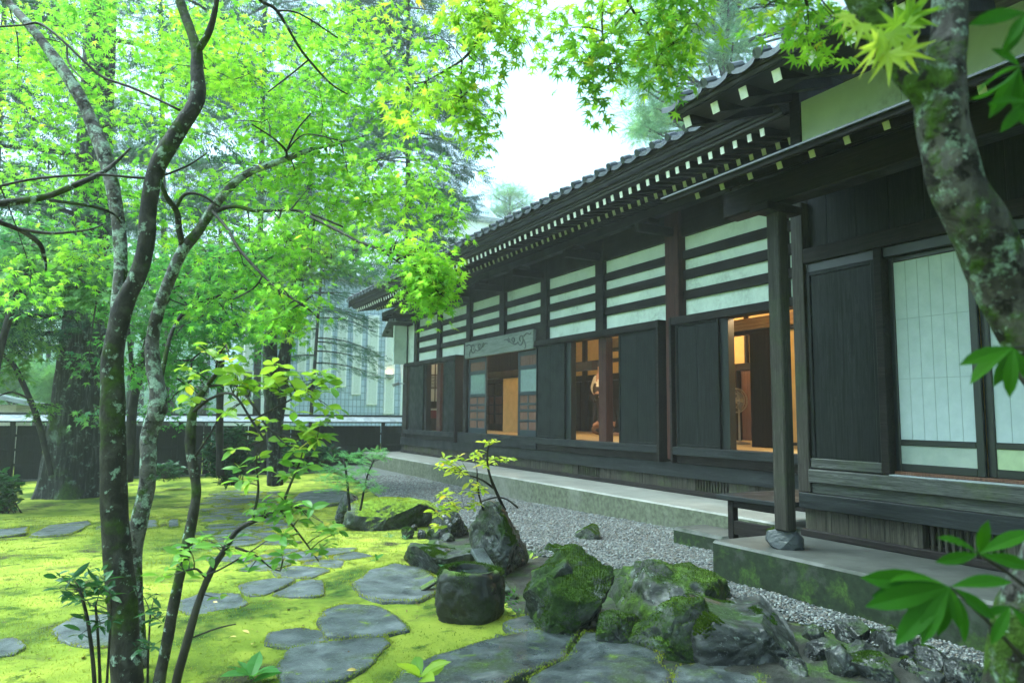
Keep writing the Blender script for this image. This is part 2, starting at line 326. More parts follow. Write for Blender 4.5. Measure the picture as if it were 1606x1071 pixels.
# ------------------------------------------------------------------ ground, gravel, pavements
rng = np.random.default_rng(7); R = random.Random(5)
def grid_axis(a, b, st, far, n):
    c = np.arange(a, b+1e-6, st); o1 = a-(np.geomspace(1, 1+a+far, n)-1)[::-1][:-1]; o2 = b+(np.geomspace(1, 1+far-b, n)-1)[1:]
    return np.concatenate([o1, c, o2])
gx = grid_axis(-7, 7.5, .09, 150, 12); gy = grid_axis(1.2, 21, .09, 150, 12)
X, Y = np.meshgrid(gx, gy)
def lownoise(X, Y, s, seed=0.):
    return (np.sin(X*s*1.0+seed)*np.cos(Y*s*1.3+seed*2)+np.sin(X*s*2.3+Y*s*1.1+seed*3)*.6+np.cos(X*s*.7-Y*s*2.9+seed)*.5)/2.1
def gz_full(X, Y):
    h = ground_z(X, Y)+.018*lownoise(X, Y, 1.7, .4)+.010*lownoise(X, Y, 5.1, 2.)+.005*lownoise(X, Y, 14, 1.)
    k = sm((X-np.interp(Y, [0, 3, 4.2, 5, 7, 9, 13, 20], [2.7, 2.9, 2.8, 2.75, 2.6, 2.6, 3.6, 6.0]))/.5)
    return h*(1-k)+(gravel_z(Y)-.03)*k
Z = gz_full(X, Y)
ny, nx = X.shape
ii = np.arange(ny*nx).reshape(ny, nx)
fa = np.stack([ii[:-1, :-1], ii[:-1, 1:], ii[1:, 1:], ii[1:, :-1]], -1).reshape(-1, 4)
g = raw('ground', np.stack([X, Y, Z], -1).reshape(-1, 3), fa, M_moss, None, None, True); g['kind'] = 'structure'; g['label'] = 'bright green moss lawn of the garden'
GB = [(560, 745), (600, 775), (680, 806), (780, 845), (860, 878), (940, 900), (1040, 922), (1140, 950), (1265, 988), (1360, 1020), (1440, 1040), (1520, 1070), (1640, 1125)]
gb = [onz(px, py, -1.4)[:2] for px, py in GB]
gb.insert(0, np.array([5.2, 21.]))
gby = np.array([p[1] for p in gb])[::-1]; gbx = np.array([p[0] for p in gb])[::-1]
ys = np.linspace(1.2, 20.4, 160); V = []
for y in ys:
    xl = np.interp(y, gby, gbx)
    for k in range(12):
        x = xl+(6.1-xl)*k/11
        V.append((x, y, gravel_z(y)+.012*lownoise(x, y, 3., 1.)-(.045 if k == 0 else 0)))
ii = np.arange(160*12).reshape(160, 12)
gp = raw('gravel_path', V, np.stack([ii[:-1, :-1], ii[:-1, 1:], ii[1:, 1:], ii[1:, :-1]], -1).reshape(-1, 4), M_gravel, None, None, True)
gp['kind'] = 'structure'; gp['label'] = 'strip of grey gravel along the concrete apron'
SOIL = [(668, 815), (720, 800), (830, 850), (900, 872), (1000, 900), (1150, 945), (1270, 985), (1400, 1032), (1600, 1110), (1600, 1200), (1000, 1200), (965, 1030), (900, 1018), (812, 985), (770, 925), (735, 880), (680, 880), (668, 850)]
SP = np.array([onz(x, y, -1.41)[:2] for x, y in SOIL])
def in_poly(p, Q):
    c = False
    for i in range(len(Q)):
        a, b = Q[i], Q[i-1]
        if (a[1] > p[1]) != (b[1] > p[1]) and p[0] < (b[0]-a[0])*(p[1]-a[1])/(b[1]-a[1])+a[0]: c = not c
    return c
st_ = .06; sx_ = np.arange(SP[:, 0].min(), SP[:, 0].max()+st_, st_); sy_ = np.arange(SP[:, 1].min(), SP[:, 1].max()+st_, st_); V = []; f = []; ix_ = {}
def sv(i, j):
    if (i, j) not in ix_:
        x, y = sx_[i], sy_[j]; k = sum(in_poly((x+a*st_, y+b*st_), SP) for a in (-1.2, 0, 1.2) for b in (-1.2, 0, 1.2))/9
        ix_[(i, j)] = len(V); V.append((x, y, float(gz_full(x, y))-.03+.046*k+.014*mn.fractal(Vector((x*6, y*6, 0)), 1, 2, 4)))
    return ix_[(i, j)]
for i in range(len(sx_)-1):
    for j in range(len(sy_)-1):
        if in_poly((sx_[i]+st_/2, sy_[j]+st_/2), SP): f.append((sv(i, j), sv(i+1, j), sv(i+1, j+1), sv(i, j+1)))
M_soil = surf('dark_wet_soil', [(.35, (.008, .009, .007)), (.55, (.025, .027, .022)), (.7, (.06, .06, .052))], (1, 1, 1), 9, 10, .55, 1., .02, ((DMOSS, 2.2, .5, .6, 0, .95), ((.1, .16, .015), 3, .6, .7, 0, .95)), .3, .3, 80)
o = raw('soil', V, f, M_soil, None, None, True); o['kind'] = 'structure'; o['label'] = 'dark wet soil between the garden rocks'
# loose pebbles: small squashed octahedra with a ring, three greys
def pebbles(n):
    y = 1.6+(rng.random(n)**1.55)*15; xl = np.interp(y, gby, gbx); x = xl-.06+(6.1-xl)*rng.random(n)
    ok = ~((y < 4.75) & (x > 4.47)); x, y = x[ok], y[ok]; n = len(x)
    s = rng.uniform(.0055, .0125, n)*(1+.04*y); z = gravel_z(y)+.012*lownoise(x, y, 3., 1.)+s*.25
    t = []
    for la in (-.55, .55):
        for k in range(5):
            a = 2*math.pi*k/5+la; t.append((math.cos(a)*.87, math.sin(a)*.87, la))
    t = np.array([(0, 0, -.95)]+t+[(0, 0, .95)])
    f = []
    for k in range(5):
        a, b = 1+k, 1+(k+1) % 5; c, d = 6+k, 6+(k+1) % 5
        f += [(0, b, a), (a, b, c), (b, d, c), (11, c, d)]
    f = np.array(f)
    an = rng.uniform(0, 6.3, n); el = rng.uniform(.6, 1.25, (n, 3)); el[:, 2] *= .65
    T = t[None]*el[:, None]*s[:, None, None]*(1+.18*rng.normal(size=(n, 12, 1)))
    ca, sa = np.cos(an)[:, None], np.sin(an)[:, None]
    P = np.stack([T[..., 0]*ca-T[..., 1]*sa+x[:, None], T[..., 0]*sa+T[..., 1]*ca+y[:, None], T[..., 2]+z[:, None]], -1)
    return P.reshape(-1, 3), (f[None]+12*np.arange(n)[:, None, None]).reshape(-1, 3), np.repeat(rng.integers(0, 4, n), 20)
pm = [plain('pebble_dark', (.035, .042, .044), .35), plain('pebble_grey', (.08, .093, .095), .4), plain('pebble_pale', (.2, .22, .215), .45), plain('pebble_warm', (.11, .1, .085), .45)]
pv, pf, pmi = pebbles(52000)
o = raw('gravel_stone', pv, pf, pm, None, pmi, True); tag(o, 'loose grey gravel stones beside the concrete apron', 'gravel', None, 'stuff')
def slab(name, x0, x1, y0, y1, z0, z1, m, label):
    b = MB(); b.box(x0, x1, y0, y1, z0, z1, .02); o = b.build(name, m, None); return tag(o, label, 'pavement', None, 'structure')
slab('pavement', 6.0, 7.3, 4.9, 20.4, -1.75, -1.09, M_conc, 'long wet concrete apron under the main house wall')
slab('pavement', 4.45, 5.9, -2, 4.77, -1.75, -1.045, M_concm, 'near concrete apron with mossy front face')

# ------------------------------------------------------------------ the house
house = empty('wooden_house', (7, 12, -1.09), 'long dark timber Japanese house with pale plaster bands and a tiled roof', 'house')
def part(name, b, m, parent=house, smooth=False, label=None):
    o = b.build(name, m, parent, smooth)
    if label: o['label'] = label
    return o
def bx(name, x0, x1, y0, y1, z0, z1, m, ch=.006, parent=house):
    return part(name, MB().box(x0, x1, y0, y1, z0, z1, ch), m, parent)
XF = 7.0
posts = [19.0, 17.32, 15.47, 13.74, 11.97, 10.1]
bx('corner_post', 7.0, 7.2, 19.78, 19.98, -1.05, 3.1, M_beam)
for y in posts: bx('post', 6.99, 7.16, y-.13, y+.1, 1.42, 3.0, M_beam)
bx('main_post', 6.93, 7.2, 8.0, 8.3, -.62, 3.1, M_brown, .012)
bx('post', 6.99, 7.16, 6.12, 6.38, 1.42, 3.0, M_beam)
bx('post', 6.99, 7.16, 4.75, 4.95, -.62, 3.0, M_beam)
bays = [(19.1, 19.78), (17.42, 18.87), (15.57, 17.19), (13.84, 15.34), (12.07, 13.61), (10.2, 11.84), (8.3, 9.97), (6.38, 8.0), (4.95, 6.12)]
for k, (a, b_) in enumerate(bays):
    zb = 1.40 if k not in (3, 4) else 1.68
    if k == 0:
        bx('plaster_panel', 7.06, 7.12, a, b_, 1.42, 2.5, M_plaster, .002); continue
    bx('plaster_panel', 7.07, 7.13, a-.03, b_+.03, zb-.01, 2.61, M_plaster, .002)
    m = MB()
    for z0, z1 in ((2.255, 2.385), (1.965, 2.1), (1.67, 1.80)): m.box(7.02, 7.08, a-.005, b_+.005, z0, z1, .005)
    part('wall_rail', m, M_beam)
bx('head_beam', 7.0, 7.18, 4.8, 19.95, 2.6, 3.02, M_beam)
# window units: projecting frames with sill, shutters and mullion post
def shutter(x, y0, y1, z0, z1, m=None, nb=2):
    b = MB(); w = .035; n = nb
    for k in range(n):
        a = y0+w+(y1-y0-2*w)*k/n; c = y0+w+(y1-y0-2*w)*(k+1)/n
        b.box(x+.014, x+.03, a+.001, c-.001, z0+w, z1-w, .003)
    b.box(x, x+.04, y0, y0+w, z0, z1, .004); b.box(x, x+.04, y1-w, y1, z0, z1, .004)
    b.box(x+.002, x+.038, y0+w, y1-w, z1-w, z1, .004); b.box(x+.002, x+.038, y0+w, y1-w, z0, z0+w, .004)
    return part('shutter', b, m or M_dark)
def window_unit(y0, y1, shutters, mull, jamb=True):
    bx('window_head', 6.86, 7.1, y0, y1, 1.30, 1.41, M_beam)
    bx('window_sill', 6.86, 7.1, y0+.02, y1, -.54, -.43, M_blue)
    bx('sill_board', 6.93, 7.1, y0+.02, y1-.02, -.655, -.54, M_beam)
    if jamb: bx('window_jamb', 6.85, 7.12, y0-.045, y0+.02, -.66, 1.412, M_beam)
    for a, c in shutters: shutter(6.90, a, c, -.428, 1.298)
    for a, c in mull: bx('mullion_post', 7.0, 7.14, a, c, -.43, 1.3, M_brown)
window_unit(15.9, 19.5, [(15.95, 16.72), (18.08, 19.2)], [(17.12, 17.36)])
bx('window_jamb', 6.88, 7.08, 19.3, 19.48, -.53, 1.3, M_beam)
bx('window_jamb', 6.945, 7.08, 17.95, 18.2, -.428, 1.298, M_beam)
window_unit(8.42, 12.1, [(8.5, 9.42), (11.05, 12.07)], [(9.9, 10.12)])
bx('window_jamb', 6.945, 7.06, 10.9, 11.2, -.428, 1.298, M_frame)
window_unit(5.0, 8.13, [(7.2, 8.05)], [], False)
bx('window_jamb', 6.85, 7.12, 8.09, 8.14, -.66, 1.412, M_beam)
bx('window_jamb', 6.945, 7.06, 7.06, 7.34, -.428, 1.298, M_frame)
# base below the sills
bx('base_beam', 6.96, 7.15, 4.9, 19.98, -.86, -.66, M_blue)
vents = [(10.15, 10.72), (7.2, 7.75)]
def board_run(name, x, ya, yb, z0, z1, w0, mat):
    m = MB(); y = ya
    while y < yb-.01:
        y1 = min(y+R.uniform(w0*.92, w0*1.08), yb)
        m.box(x+R.uniform(0, .006), x+.06, y+.001, y1-.001, z0, z1, .004); y = y1
    # a thin backing ties the boards into one panel
    m.box(x+.058, x+.075, ya, yb, z0+.002, z1-.002, .001); part(name, m, mat)
for a, c in ((4.95, 7.16), (7.79, 10.11), (10.76, 19.95)): board_run('base_board', 7.0, a, c, -1.03, -.86, .17, M_base)
bx('base_plinth', 6.97, 7.15, 4.9, 19.98, -1.088, -1.02, M_beam)
bx('base_backing', 7.12, 7.16, 4.9, 19.95, -1.03, -.86, M_frame, .002)
for a, c in vents:
    m = MB(); yy = a
    while yy < c: m.box(7.0, 7.03, yy, yy+.022, -1.02, -.865, .004); yy += .055
    part('vent_grille', m, M_base)
# entrance: carved lintel, two sliding doors
b = MB(); b.box(6.9, 6.98, 12.2, 15.42, 1.28, 1.66, .012)
def scroll(pts, r=.014): 
    A = [np.array([6.898, p[0], p[1], r*(1-.5*abs(i/(len(pts)-1)-.4))]) for i, p in enumerate(pts)]
    P, Rr = cr(A, 5); return P, Rr
carv = MB()
def sp(cy, cz, r0, a0, turns, sg, n=14):
    return [(cy+sg*(r0*(1-.75*i/n))*math.cos(a0+turns*6.283*i/n), cz+(r0*(1-.75*i/n))*math.sin(a0+turns*6.283*i/n)) for i in range(n+1)]
for cy, sg in ((14.95, 1), (12.68, -1)):
    for pts in (sp(cy, 1.5, .13, 3.4, 1.2, sg), [(cy+sg*.13, 1.48), (cy+sg*.2, 1.36), (cy+sg*.16, 1.30)], [(cy+sg*.12, 1.55), (cy+sg*.24, 1.6), (cy+sg*.36, 1.57), (cy+sg*.42, 1.6)],
                sp(cy-sg*.32, 1.5, .075, 0, 1.1, -sg), sp(cy-sg*.5, 1.53, .06, 2, 1., sg), [(cy-sg*.13, 1.45), (cy-sg*.25, 1.42), (cy-sg*.4, 1.46), (cy-sg*.62, 1.55), (cy-sg*.74, 1.54)]):
        P, Rr = scroll(pts); carv.tube(P, Rr, 6)
lint = part('carved_lintel', b, M_carved, label='grey green board carved with scrolls over the entrance')
o = carv.build('scroll_carving', M_carve, lint)
bx('lintel_end_board', 7.0, 7.1, 11.9, 12.3, 1.26, 1.70, M_beam)
bx('threshold', 6.93, 7.15, 12.12, 15.88, -.66, -.42, M_blue)
bx('door_post', 6.95, 7.14, 15.42, 15.6, -.42, 1.68, M_beam)
def sliding_door(y0, y1):
    d = MB(); x0, x1 = 7.0, 7.04; st = .075
    d.box(x0, x1, y0, y0+st, -.42, 1.27); d.box(x0, x1, y1-st, y1, -.42, 1.27)
    zs = [(-.42, -.30), (-.14, -.095), (.06, .11), (.19, .235), (.385, .46), (.9, .985), (1.18, 1.27)]
    for a, c in zs: d.box(x0+.003, x1-.003, y0+st, y1-st, a, c, .004)
    mid = (y0+y1)/2
    for a, c in ((-.3, -.14), (-.095, .06), (.11, .19), (.235, .385)): d.box(x0+.005, x1-.005, mid-.03, mid+.03, a, c, .004)
    o = part('sliding_door', d, M_doorf)
    for a, c in ((-.3, .385), (.985, 1.18)): MB().box(x0+.012, x1-.012, y0+st, y1-st, a, c, .002).build('wood_panel', M_panelb, o)
    MB().box(x0+.015, x1-.015, y0+st, y1-st, .46, .9, .001).build('glass_pane', M_glassy, o)
sliding_door(14.46, 15.40); sliding_door(12.16, 12.98)
# eaves: two rows of white-ended rafters, boards, layered edge, tiles
def rafter_mesh(name, x0, z0, x1, z1, w, h, mats):
    b = MB(); L = math.hypot(x1-x0, z1-z0); d = ((x1-x0)/L, 0, (z1-z0)/L); n = (-d[2], 0, d[0])
    b.obox(((x0+x1)/2-7, 0, (z0+z1)/2+1.09), (d, (0, 1, 0), n), (L/2, w/2, h/2), .004)
    # painted end plate
    e = np.array([x0-7, 0, z0+1.09]); b.obox(e-np.array(d)*.002, (d, (0, 1, 0), n), (.004, w/2-.002, h/2-.002), .001, 1)
    me = b.build(name, mats, None); return me
fl = rafter_mesh('flying_rafter', 5.74, 2.965, 7.0, 3.2, .062, .085, [M_beam, M_white])
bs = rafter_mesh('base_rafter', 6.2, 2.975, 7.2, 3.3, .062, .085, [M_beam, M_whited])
bs.location = (0, 0, -.0)
def lay(o, y, dz=0, first=False):
    c = o if first else o.copy()
    if not first: COL.objects.link(c)
    c.parent = house; c.location = (R.uniform(-.006, .006), y-12+R.uniform(-.006, .006), dz+R.uniform(-.004, .004)); c.rotation_euler = (R.uniform(-.003, .003), 0, R.uniform(-.003, .003)); return c
y = 5.28; i = 0
while y < 20.55:
    lay(fl, y, 0, i == 0)
    if y < 20.2: lay(bs, y+.03, 0, i == 0)
    y += .19; i += 1
b = MB(); b.prism([(5.70, 4.9, 3.02), (5.70, 4.9, 3.05), (7.6, 4.9, 3.50), (7.6, 4.9, 3.42), (7.05, 4.9, 3.33)], (0, 15.8, 0)); part('soffit_board', b, M_soffit)
b = MB(); b.prism([(6.16, 4.9, 3.02), (6.16, 4.9, 3.045), (7.3, 4.9, 3.40), (7.3, 4.9, 3.36)], (0, 15.6, 0)); part('soffit_board', b, M_soffit)
b = MB()
for k in range(6):
    b.box(5.665-.022*k, 6.2, 4.95+.004*k, 20.68+.012*k, 3.025+.036*k, 3.058+.036*k, .004)
part('layered_eave', b, M_layer)
bx('eave_purlin', 6.42, 6.56, 4.9, 20.3, 2.80, 2.925, M_soffit)
for y in posts+[8.15, 6.25, 19.85]:
    b = MB(); b.box(6.3, 7.0, y-.06, y+.06, 2.62, 2.75, .02); b.box(6.38, 6.6, y-.17, y+.17, 2.74, 2.80, .02); part('bracket_arm', b, M_beam)
def tile_roof(name, y0, y1, xe, ze, slope, run, tw, amp):
    ns = 12; nt_ = int(round((y1-y0)/tw)); nyv = nt_*ns+1
    t = np.linspace(0, nt_, nyv); f = t % 1.0
    prof = amp*(-.9*np.sin(np.pi*np.clip((f-.2)/.8, 0, 1))*(f > .2)+1.1*np.clip(1-((f-.1)/.1)**2, 0, 1)**.5*(f <= .2))
    yv = y0+(y1-y0)*t/nt_
    rows = [(-.0, -.05), (-.0, 0.), ]
    ncs = int(run/.26); rows = [(0, -.05), (0, 0)]
    for k in range(ncs):
        rows += [(k*.26+.002, 0.0), ((k+1)*.26, -.028)]
    V = []
    for s, dz in rows:
        V.append(np.stack([np.full(nyv, xe+s), yv, ze+slope*s+prof+dz], -1))
    V = np.array(V); nr = len(rows); ii = np.arange(nr*nyv).reshape(nr, nyv)
    fa = np.stack([ii[:-1, :-1], ii[1:, :-1], ii[1:, 1:], ii[:-1, 1:]], -1).reshape(-1, 4)
    return raw(name, V.reshape(-1, 3), fa, M_tile, house, None, False)
tile_roof('tile_roof', 4.95, 20.8, 5.50, 3.285, .5, 6.0, .30, .034)
def eave_disc(x, z, r):
    return MB().tube([(x-7, 0, z+1.09), (x-7+.12, 0, z+1.14)], [r, r], 10).build('eave_tile', M_tile, None)
ed = eave_disc(5.485, 3.285, .046)
for k in range(53): lay(ed, 4.95+(k+.1)*15.85/53, 0, k == 0)
b = MB(); b.prism([(5.6, 5.0, 3.29), (11.4, 5.0, 6.19), (17, 5.0, 3.4), (17, 5.0, 3.2), (11.4, 5.0, 5.95), (5.6, 5.0, 3.1)], (0, 15.68, 0)); part('roof_deck', b, M_soffit)
b = MB(); b.prism([(5.55, 20.66, 3.05), (5.55, 20.66, 3.26), (11.4, 20.66, 6.2), (11.4, 20.66, 5.9)], (0, .09, 0)); part('barge_board', b, M_layer)
b = MB(); b.box(11.1, 11.7, 4.9, 20.8, 6.1, 6.6, .05); part('roof_ridge', b, M_tile)
# gable end wall and the little end canopy
b = MB(); b.prism([(7.1, 19.8, -1.05), (16, 19.8, -1.05), (16, 19.8, 3.6), (11.4, 19.8, 5.8), (7.1, 19.8, 3.4)], (0, .12, 0)); part('gable_wall', b, M_plaster)
b = MB(); p = MB()
for sx in (0,):
    b.obox((6.86, 19.72, 2.62), ((1, 0, -.0), (0, .9, .436), (0, -.436, .9)), (.3, .42, .035), .01)
b.box(6.6, 7.0, 19.45, 20.1, 2.38, 2.48, .01); b.box(6.98, 7.06, 19.1, 19.3, 1.42, 2.6)
b = MB(); yc = 19.75
b.prism([(6.45, 20.35, 2.22), (6.45, 20.35, 2.28), (6.45, 19.7, 2.68), (6.45, 19.1, 2.62), (6.45, 19.1, 2.55), (6.45, 19.7, 2.6)], (.62, 0, 0))
part('end_canopy', b, M_tile)
bx('end_fin', 6.62, 7.0, 19.72, 19.8, 1.4, 2.5, M_plaster, .003)
# ---------------- projecting near wing
WX = 5.4
bx('wing_post', 5.36, 5.52, 4.5, 4.63, -.66, 1.96, M_post)
bx('wing_end_wall', 5.5, 7.0, 4.55, 4.62, -1.0, 3.3, M_dark)
bx('wing_head_beam', 5.36, 5.55, -2, 4.5, 1.385, 1.52, M_beam)
bx('wing_track', 5.40, 5.58, -2, 4.5, 1.30, 1.385, M_frame)
m = MB(); y = -2.
while y < 4.5: m.box(5.44+R.uniform(0, .004), 5.47, y, min(y+.3, 4.5)-.002, 1.52, 2.6, .003); y += .3
part('wing_upper_board', m, M_dark)
shutter(5.385, 3.815, 4.49, -.43, 1.3, None, 1)
shb = bx('shutter_rail', 5.375, 5.41, 3.81, 4.5, -.445, -.36, M_sill)
bx('wing_jamb', 5.37, 5.5, 3.74, 3.812, -.45, 1.385, M_beam)
bx('wing_sill', 5.34, 5.6, -2, 4.5, -.57, -.455, M_sill)
bx('sill_track', 5.355, 5.58, -2, 3.74, -.455, -.445, M_tin, .002)
bx('sill_rail', 5.43, 5.56, -2, 3.74, -.445, -.42, M_panelb, .003)
bx('wing_sill_board', 5.39, 5.6, -2, 4.55, -.665, -.57, M_sill)
bx('wing_base_beam', 5.35, 5.6, -2, 4.62, -.80, -.665, M_blue)
for a, c in ((-2., 2.93), (3.51, 4.6)): board_run('wing_base_board', 5.40, a, c, -1.0, -.80, .165, M_base)
m = MB(); yy = 2.96
while yy < 3.48: m.box(5.4, 5.43, yy, yy+.022, -1.0, -.80, .004); yy += .052
part('vent_grille', m, M_base)
bx('wing_plinth', 5.36, 5.6, -2, 4.62, -1.045, -.985, M_beam)
bx('base_backing', 5.6, 5.64, -2, 4.6, -1.04, -.8, M_frame, .002)
def shoji(y0, y1, x, low):
    f = MB(); st = .055
    f.box(x, x+.035, y0, y0+st, -.42, 1.3); f.box(x, x+.035, y1-st, y1, -.42, 1.3)
    f.box(x+.001, x+.034, y0+st, y1-st, 1.26, 1.3); f.box(x+.001, x+.034, y0+st, y1-st, -.215, -.17); f.box(x+.001, x+.034, y0+st, y1-st, -.42, -.36)
    o = part('shoji_screen', f, M_frame)
    q = MB()
    n = 6
    for k in range(1, n):
        yk = y0+st+(y1-y0-2*st)*k/n; q.box(x+.017, x+.021, yk-.0025, yk+.0025, -.17, 1.26, .001)
    for z in (.31, .79): q.box(x+.0172, x+.0212, y0+st, y1-st, z-.0025, z+.0025, .001)
    q.build('lattice', plain('pale_grey_lattice', (.3, .37, .38), .8), o)  # thin lattice bars in a grey close to the paper
    MB().box(x+.019, x+.03, y0+st, y1-st, -.17, 1.26, .001).build('paper_panel', M_paper, o)
    MB().box(x+.015, x+.03, y0+st, y1-st, -.36, -.215, .001).build('low_pane', low, o)
M_low1 = surf('frosted_low_pane', [(.3, (.2, .26, .24)), (.7, (.32, .37, .34))], (1, 1, 1), 4, 6, .25, 0)
M_low2 = plain('pale_low_pane', (.36, .46, .28), .3)
shoji(3.06, 3.76, 5.46, M_low1); shoji(2.3, 3.06, 5.50, M_low2); shoji(1.5, 2.3, 5.46, M_low1)
# canopy over the near wing: beam on post, rafters, tin edge
bx('canopy_beam', 4.61, 4.79, -2, 4.72, 1.745, 1.98, M_beam, .012)
b = MB(); b.box(4.645, 4.755, 4.13, 4.262, -.9, 1.745, .01); part('canopy_post', b, M_post, label='grey timber canopy post standing on a round stone')
b = MB(); b.prism([(4.02, -2, 1.858), (4.02, -2, 1.872), (5.44, -2, 2.46), (5.44, -2, 2.43)], (0, 6.75, 0)); part('canopy_deck', b, M_soffit)
b = MB(); b.prism([(3.99, -2, 1.862), (3.99, -2, 1.876), (5.44, -2, 2.52), (5.44, -2, 2.47)], (0, 6.82, 0)); part('canopy_roof', b, M_tile)
bx('canopy_fascia', 4.0, 4.03, -2, 4.75, 1.815, 1.86, M_beam)
b = MB(); b.box(3.975, 3.998, -2, 4.8, 1.852, 1.864, .004); part('canopy_drip', b, M_tile)
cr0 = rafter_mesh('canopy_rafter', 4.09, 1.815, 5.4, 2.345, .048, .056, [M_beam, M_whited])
for k in range(22): lay(cr0, 4.46-.283*k, 0, k == 0)
bx('canopy_bracket', 4.5, 4.9, 4.1, 4.3, 1.68, 1.745, M_beam)
# wing upper wall and its roof
bx('plaster_panel', 5.40, 5.46, 3.52, 4.5, 2.5, 2.92, M_plaster, .003)
bx('plaster_panel', 5.40, 5.46, -2, 3.515, 2.5, 2.92, M_plaster, .003)
bx('wing_corner_post', 5.38, 5.5, 4.5, 4.62, 2.3, 3.1, M_beam)
wr = rafter_mesh('wing_rafter', 4.44, 2.71, 5.5, 3.05, .085, .1, [M_beam, M_white])
for k in range(20): lay(wr, 4.96-.345*k, 0, k == 0)
b = MB(); b.prism([(4.36, -2, 2.755), (4.36, -2, 2.78), (5.6, -2, 3.19), (5.6, -2, 3.14)], (0, 7.08, 0)); part('soffit_board', b, M_soffit)
b = MB()
for k in range(2): b.box(4.345-.02*k, 4.8, -2, 5.1+.005*k, 2.765+.04*k, 2.80+.04*k, .004)
part('layered_eave', b, M_layer)
tile_roof('tile_roof', -2.05, 5.14, 4.28, 2.87, .45, 4.2, .305, .034)
ed = eave_disc(4.265, 2.87, .046)
for k in range(24): lay(ed, -2.05+(k+.1)*7.19/24, 0, k == 0)
b = MB(); b.prism([(4.36, -2, 2.86), (8.6, -2, 4.77), (8.6, -2, 4.5), (4.36, -2, 2.80)], (0, 7.1, 0)); part('roof_deck', b, M_soffit)
b = MB(); b.prism([(4.4, 5.06, 2.74), (4.4, 5.06, 2.86), (8.6, 5.06, 4.75), (8.6, 5.06, 4.5)], (0, .06, 0)); part('barge_board', b, M_layer)
# ---------------- interior
bx('tatami_floor', 7.12, 14.5, -2, 19.7, -.56, -.45, M_tatami, .003)
bx('wing_floor', 5.6, 7.12, -2, 4.5, -.56, -.45, M_tatami, .003)
bx('room_ceiling', 7.15, 14.5, -2, 19.75, 2.3, 2.36, M_cedarwood, .003)
bx('back_wall', 14.2, 14.3, -2, 19.75, -.5, 2.3, M_ochre, .003)
bx('wing_back_wall', 6.9, 7.0, -2, 4.5, -.5, 3.0, M_ochre, .003)
# dark partition of wooden doors seen through the middle window
b = MB()
for k in range(7):
    y0 = 12.3+k*1.05; b.box(11.5, 11.54, y0, y0+1.02, -.45, .95, .006); b.box(11.47, 11.5, y0+.06, y0+.96, -.1, -.06, .006); b.box(11.47, 11.5, y0+.06, y0+.96, .4, .44, .006)
part('wooden_partition', b, M_inner)
bx('partition_beam', 11.4, 11.6, 12.1, 19.7, .95, 1.12, M_inner); bx('partition_beam', 11.4, 11.6, 12.1, 19.7, 1.42, 1.52, M_inner)
bx('partition_plaster', 11.48, 11.53, 12.1, 19.7, 1.12, 2.3, M_ochre, .003)
for y in (13.6, 15.4, 17.2): bx('partition_post', 11.38, 11.62, y-.07, y+.07, -.45, 2.3, M_inner)
# ochre sliding panel and dark lattice seen through the entrance
bx('ochre_panel', 8.6, 8.64, *sorted((ony(0, 0, 1)[0]*0+onx(789, 620, 8.6)[1], onx(820, 620, 8.6)[1])), -.45, .93*8.6/8.6, M_ochre, .003)
bx('room_lintel', 8.55, 8.7, 12.6, 18.5, .95, 1.12, M_inner)
b = MB(); ya, yb = onx(788, 620, 9.2)[1], onx(762, 620, 9.2)[1]
for k in range(3): b.box(9.2, 9.24, ya+(yb-ya)*k/2-.03, ya+(yb-ya)*k/2+.03, -.45, .9, .005)
for z in (-.3, .0, .25, .5, .86): b.box(9.205, 9.235, ya, yb, z, z+.04, .004)
b.box(9.21, 9.23, ya, yb, -.45, -.3, .004)
part('lattice_door', b, M_inner)
bx('ochre_panel', 9.6, 9.63, ya-.6, yb+.8, -.45, .55, M_panelb, .003)
# room behind the right window: lintel, posts, ochre wall panels
YA = lambda px, X: onx(px, 600, X)[1]
bx('room_lintel', 8.35, 8.5, 4.7, 11.9, 1.32, 1.50, M_cedarwood)
bx('room_lintel', 8.36, 8.49, 4.7, 11.9, 1.26, 1.32, M_inner)
bx('room_post', 8.3, 8.52, YA(1222, 8.4), YA(1184, 8.4), -.45, 1.26, M_inner)
bx('ochre_panel', 8.40, 8.44, 4.7, YA(1226, 8.4), -.45, 1.26, M_ochre, .003)
bx('panel_rail', 8.38, 8.42, 4.7, YA(1226, 8.4), -.40, -.36, M_inner, .003)
bx('room_beam', 10.4, 10.55, 9.0, 13.9, .88, 1.02, M_inner)
bx('ochre_panel', 10.45, 10.5, 9.0, 11.95, 1.02, 2.3, M_ochre, .003)
bx('room_post', 10.38, 10.5, YA(1171, 10.4)-.03, YA(1171, 10.4)+.03, 1.02, 2.3, M_inner)
bx('wooden_partition', 10.43, 10.48, 9.0, YA(1158, 10.4), -.45, .88, M_panelb, .003)
bx('room_post', 10.3, 10.42, YA(1158, 10.4)-.05, YA(1158, 10.4)+.05, -.45, .88, M_inner)
bx('room_beam', 10.36, 10.42, YA(1158, 10.4), 11.95, .56, .63, M_inner)
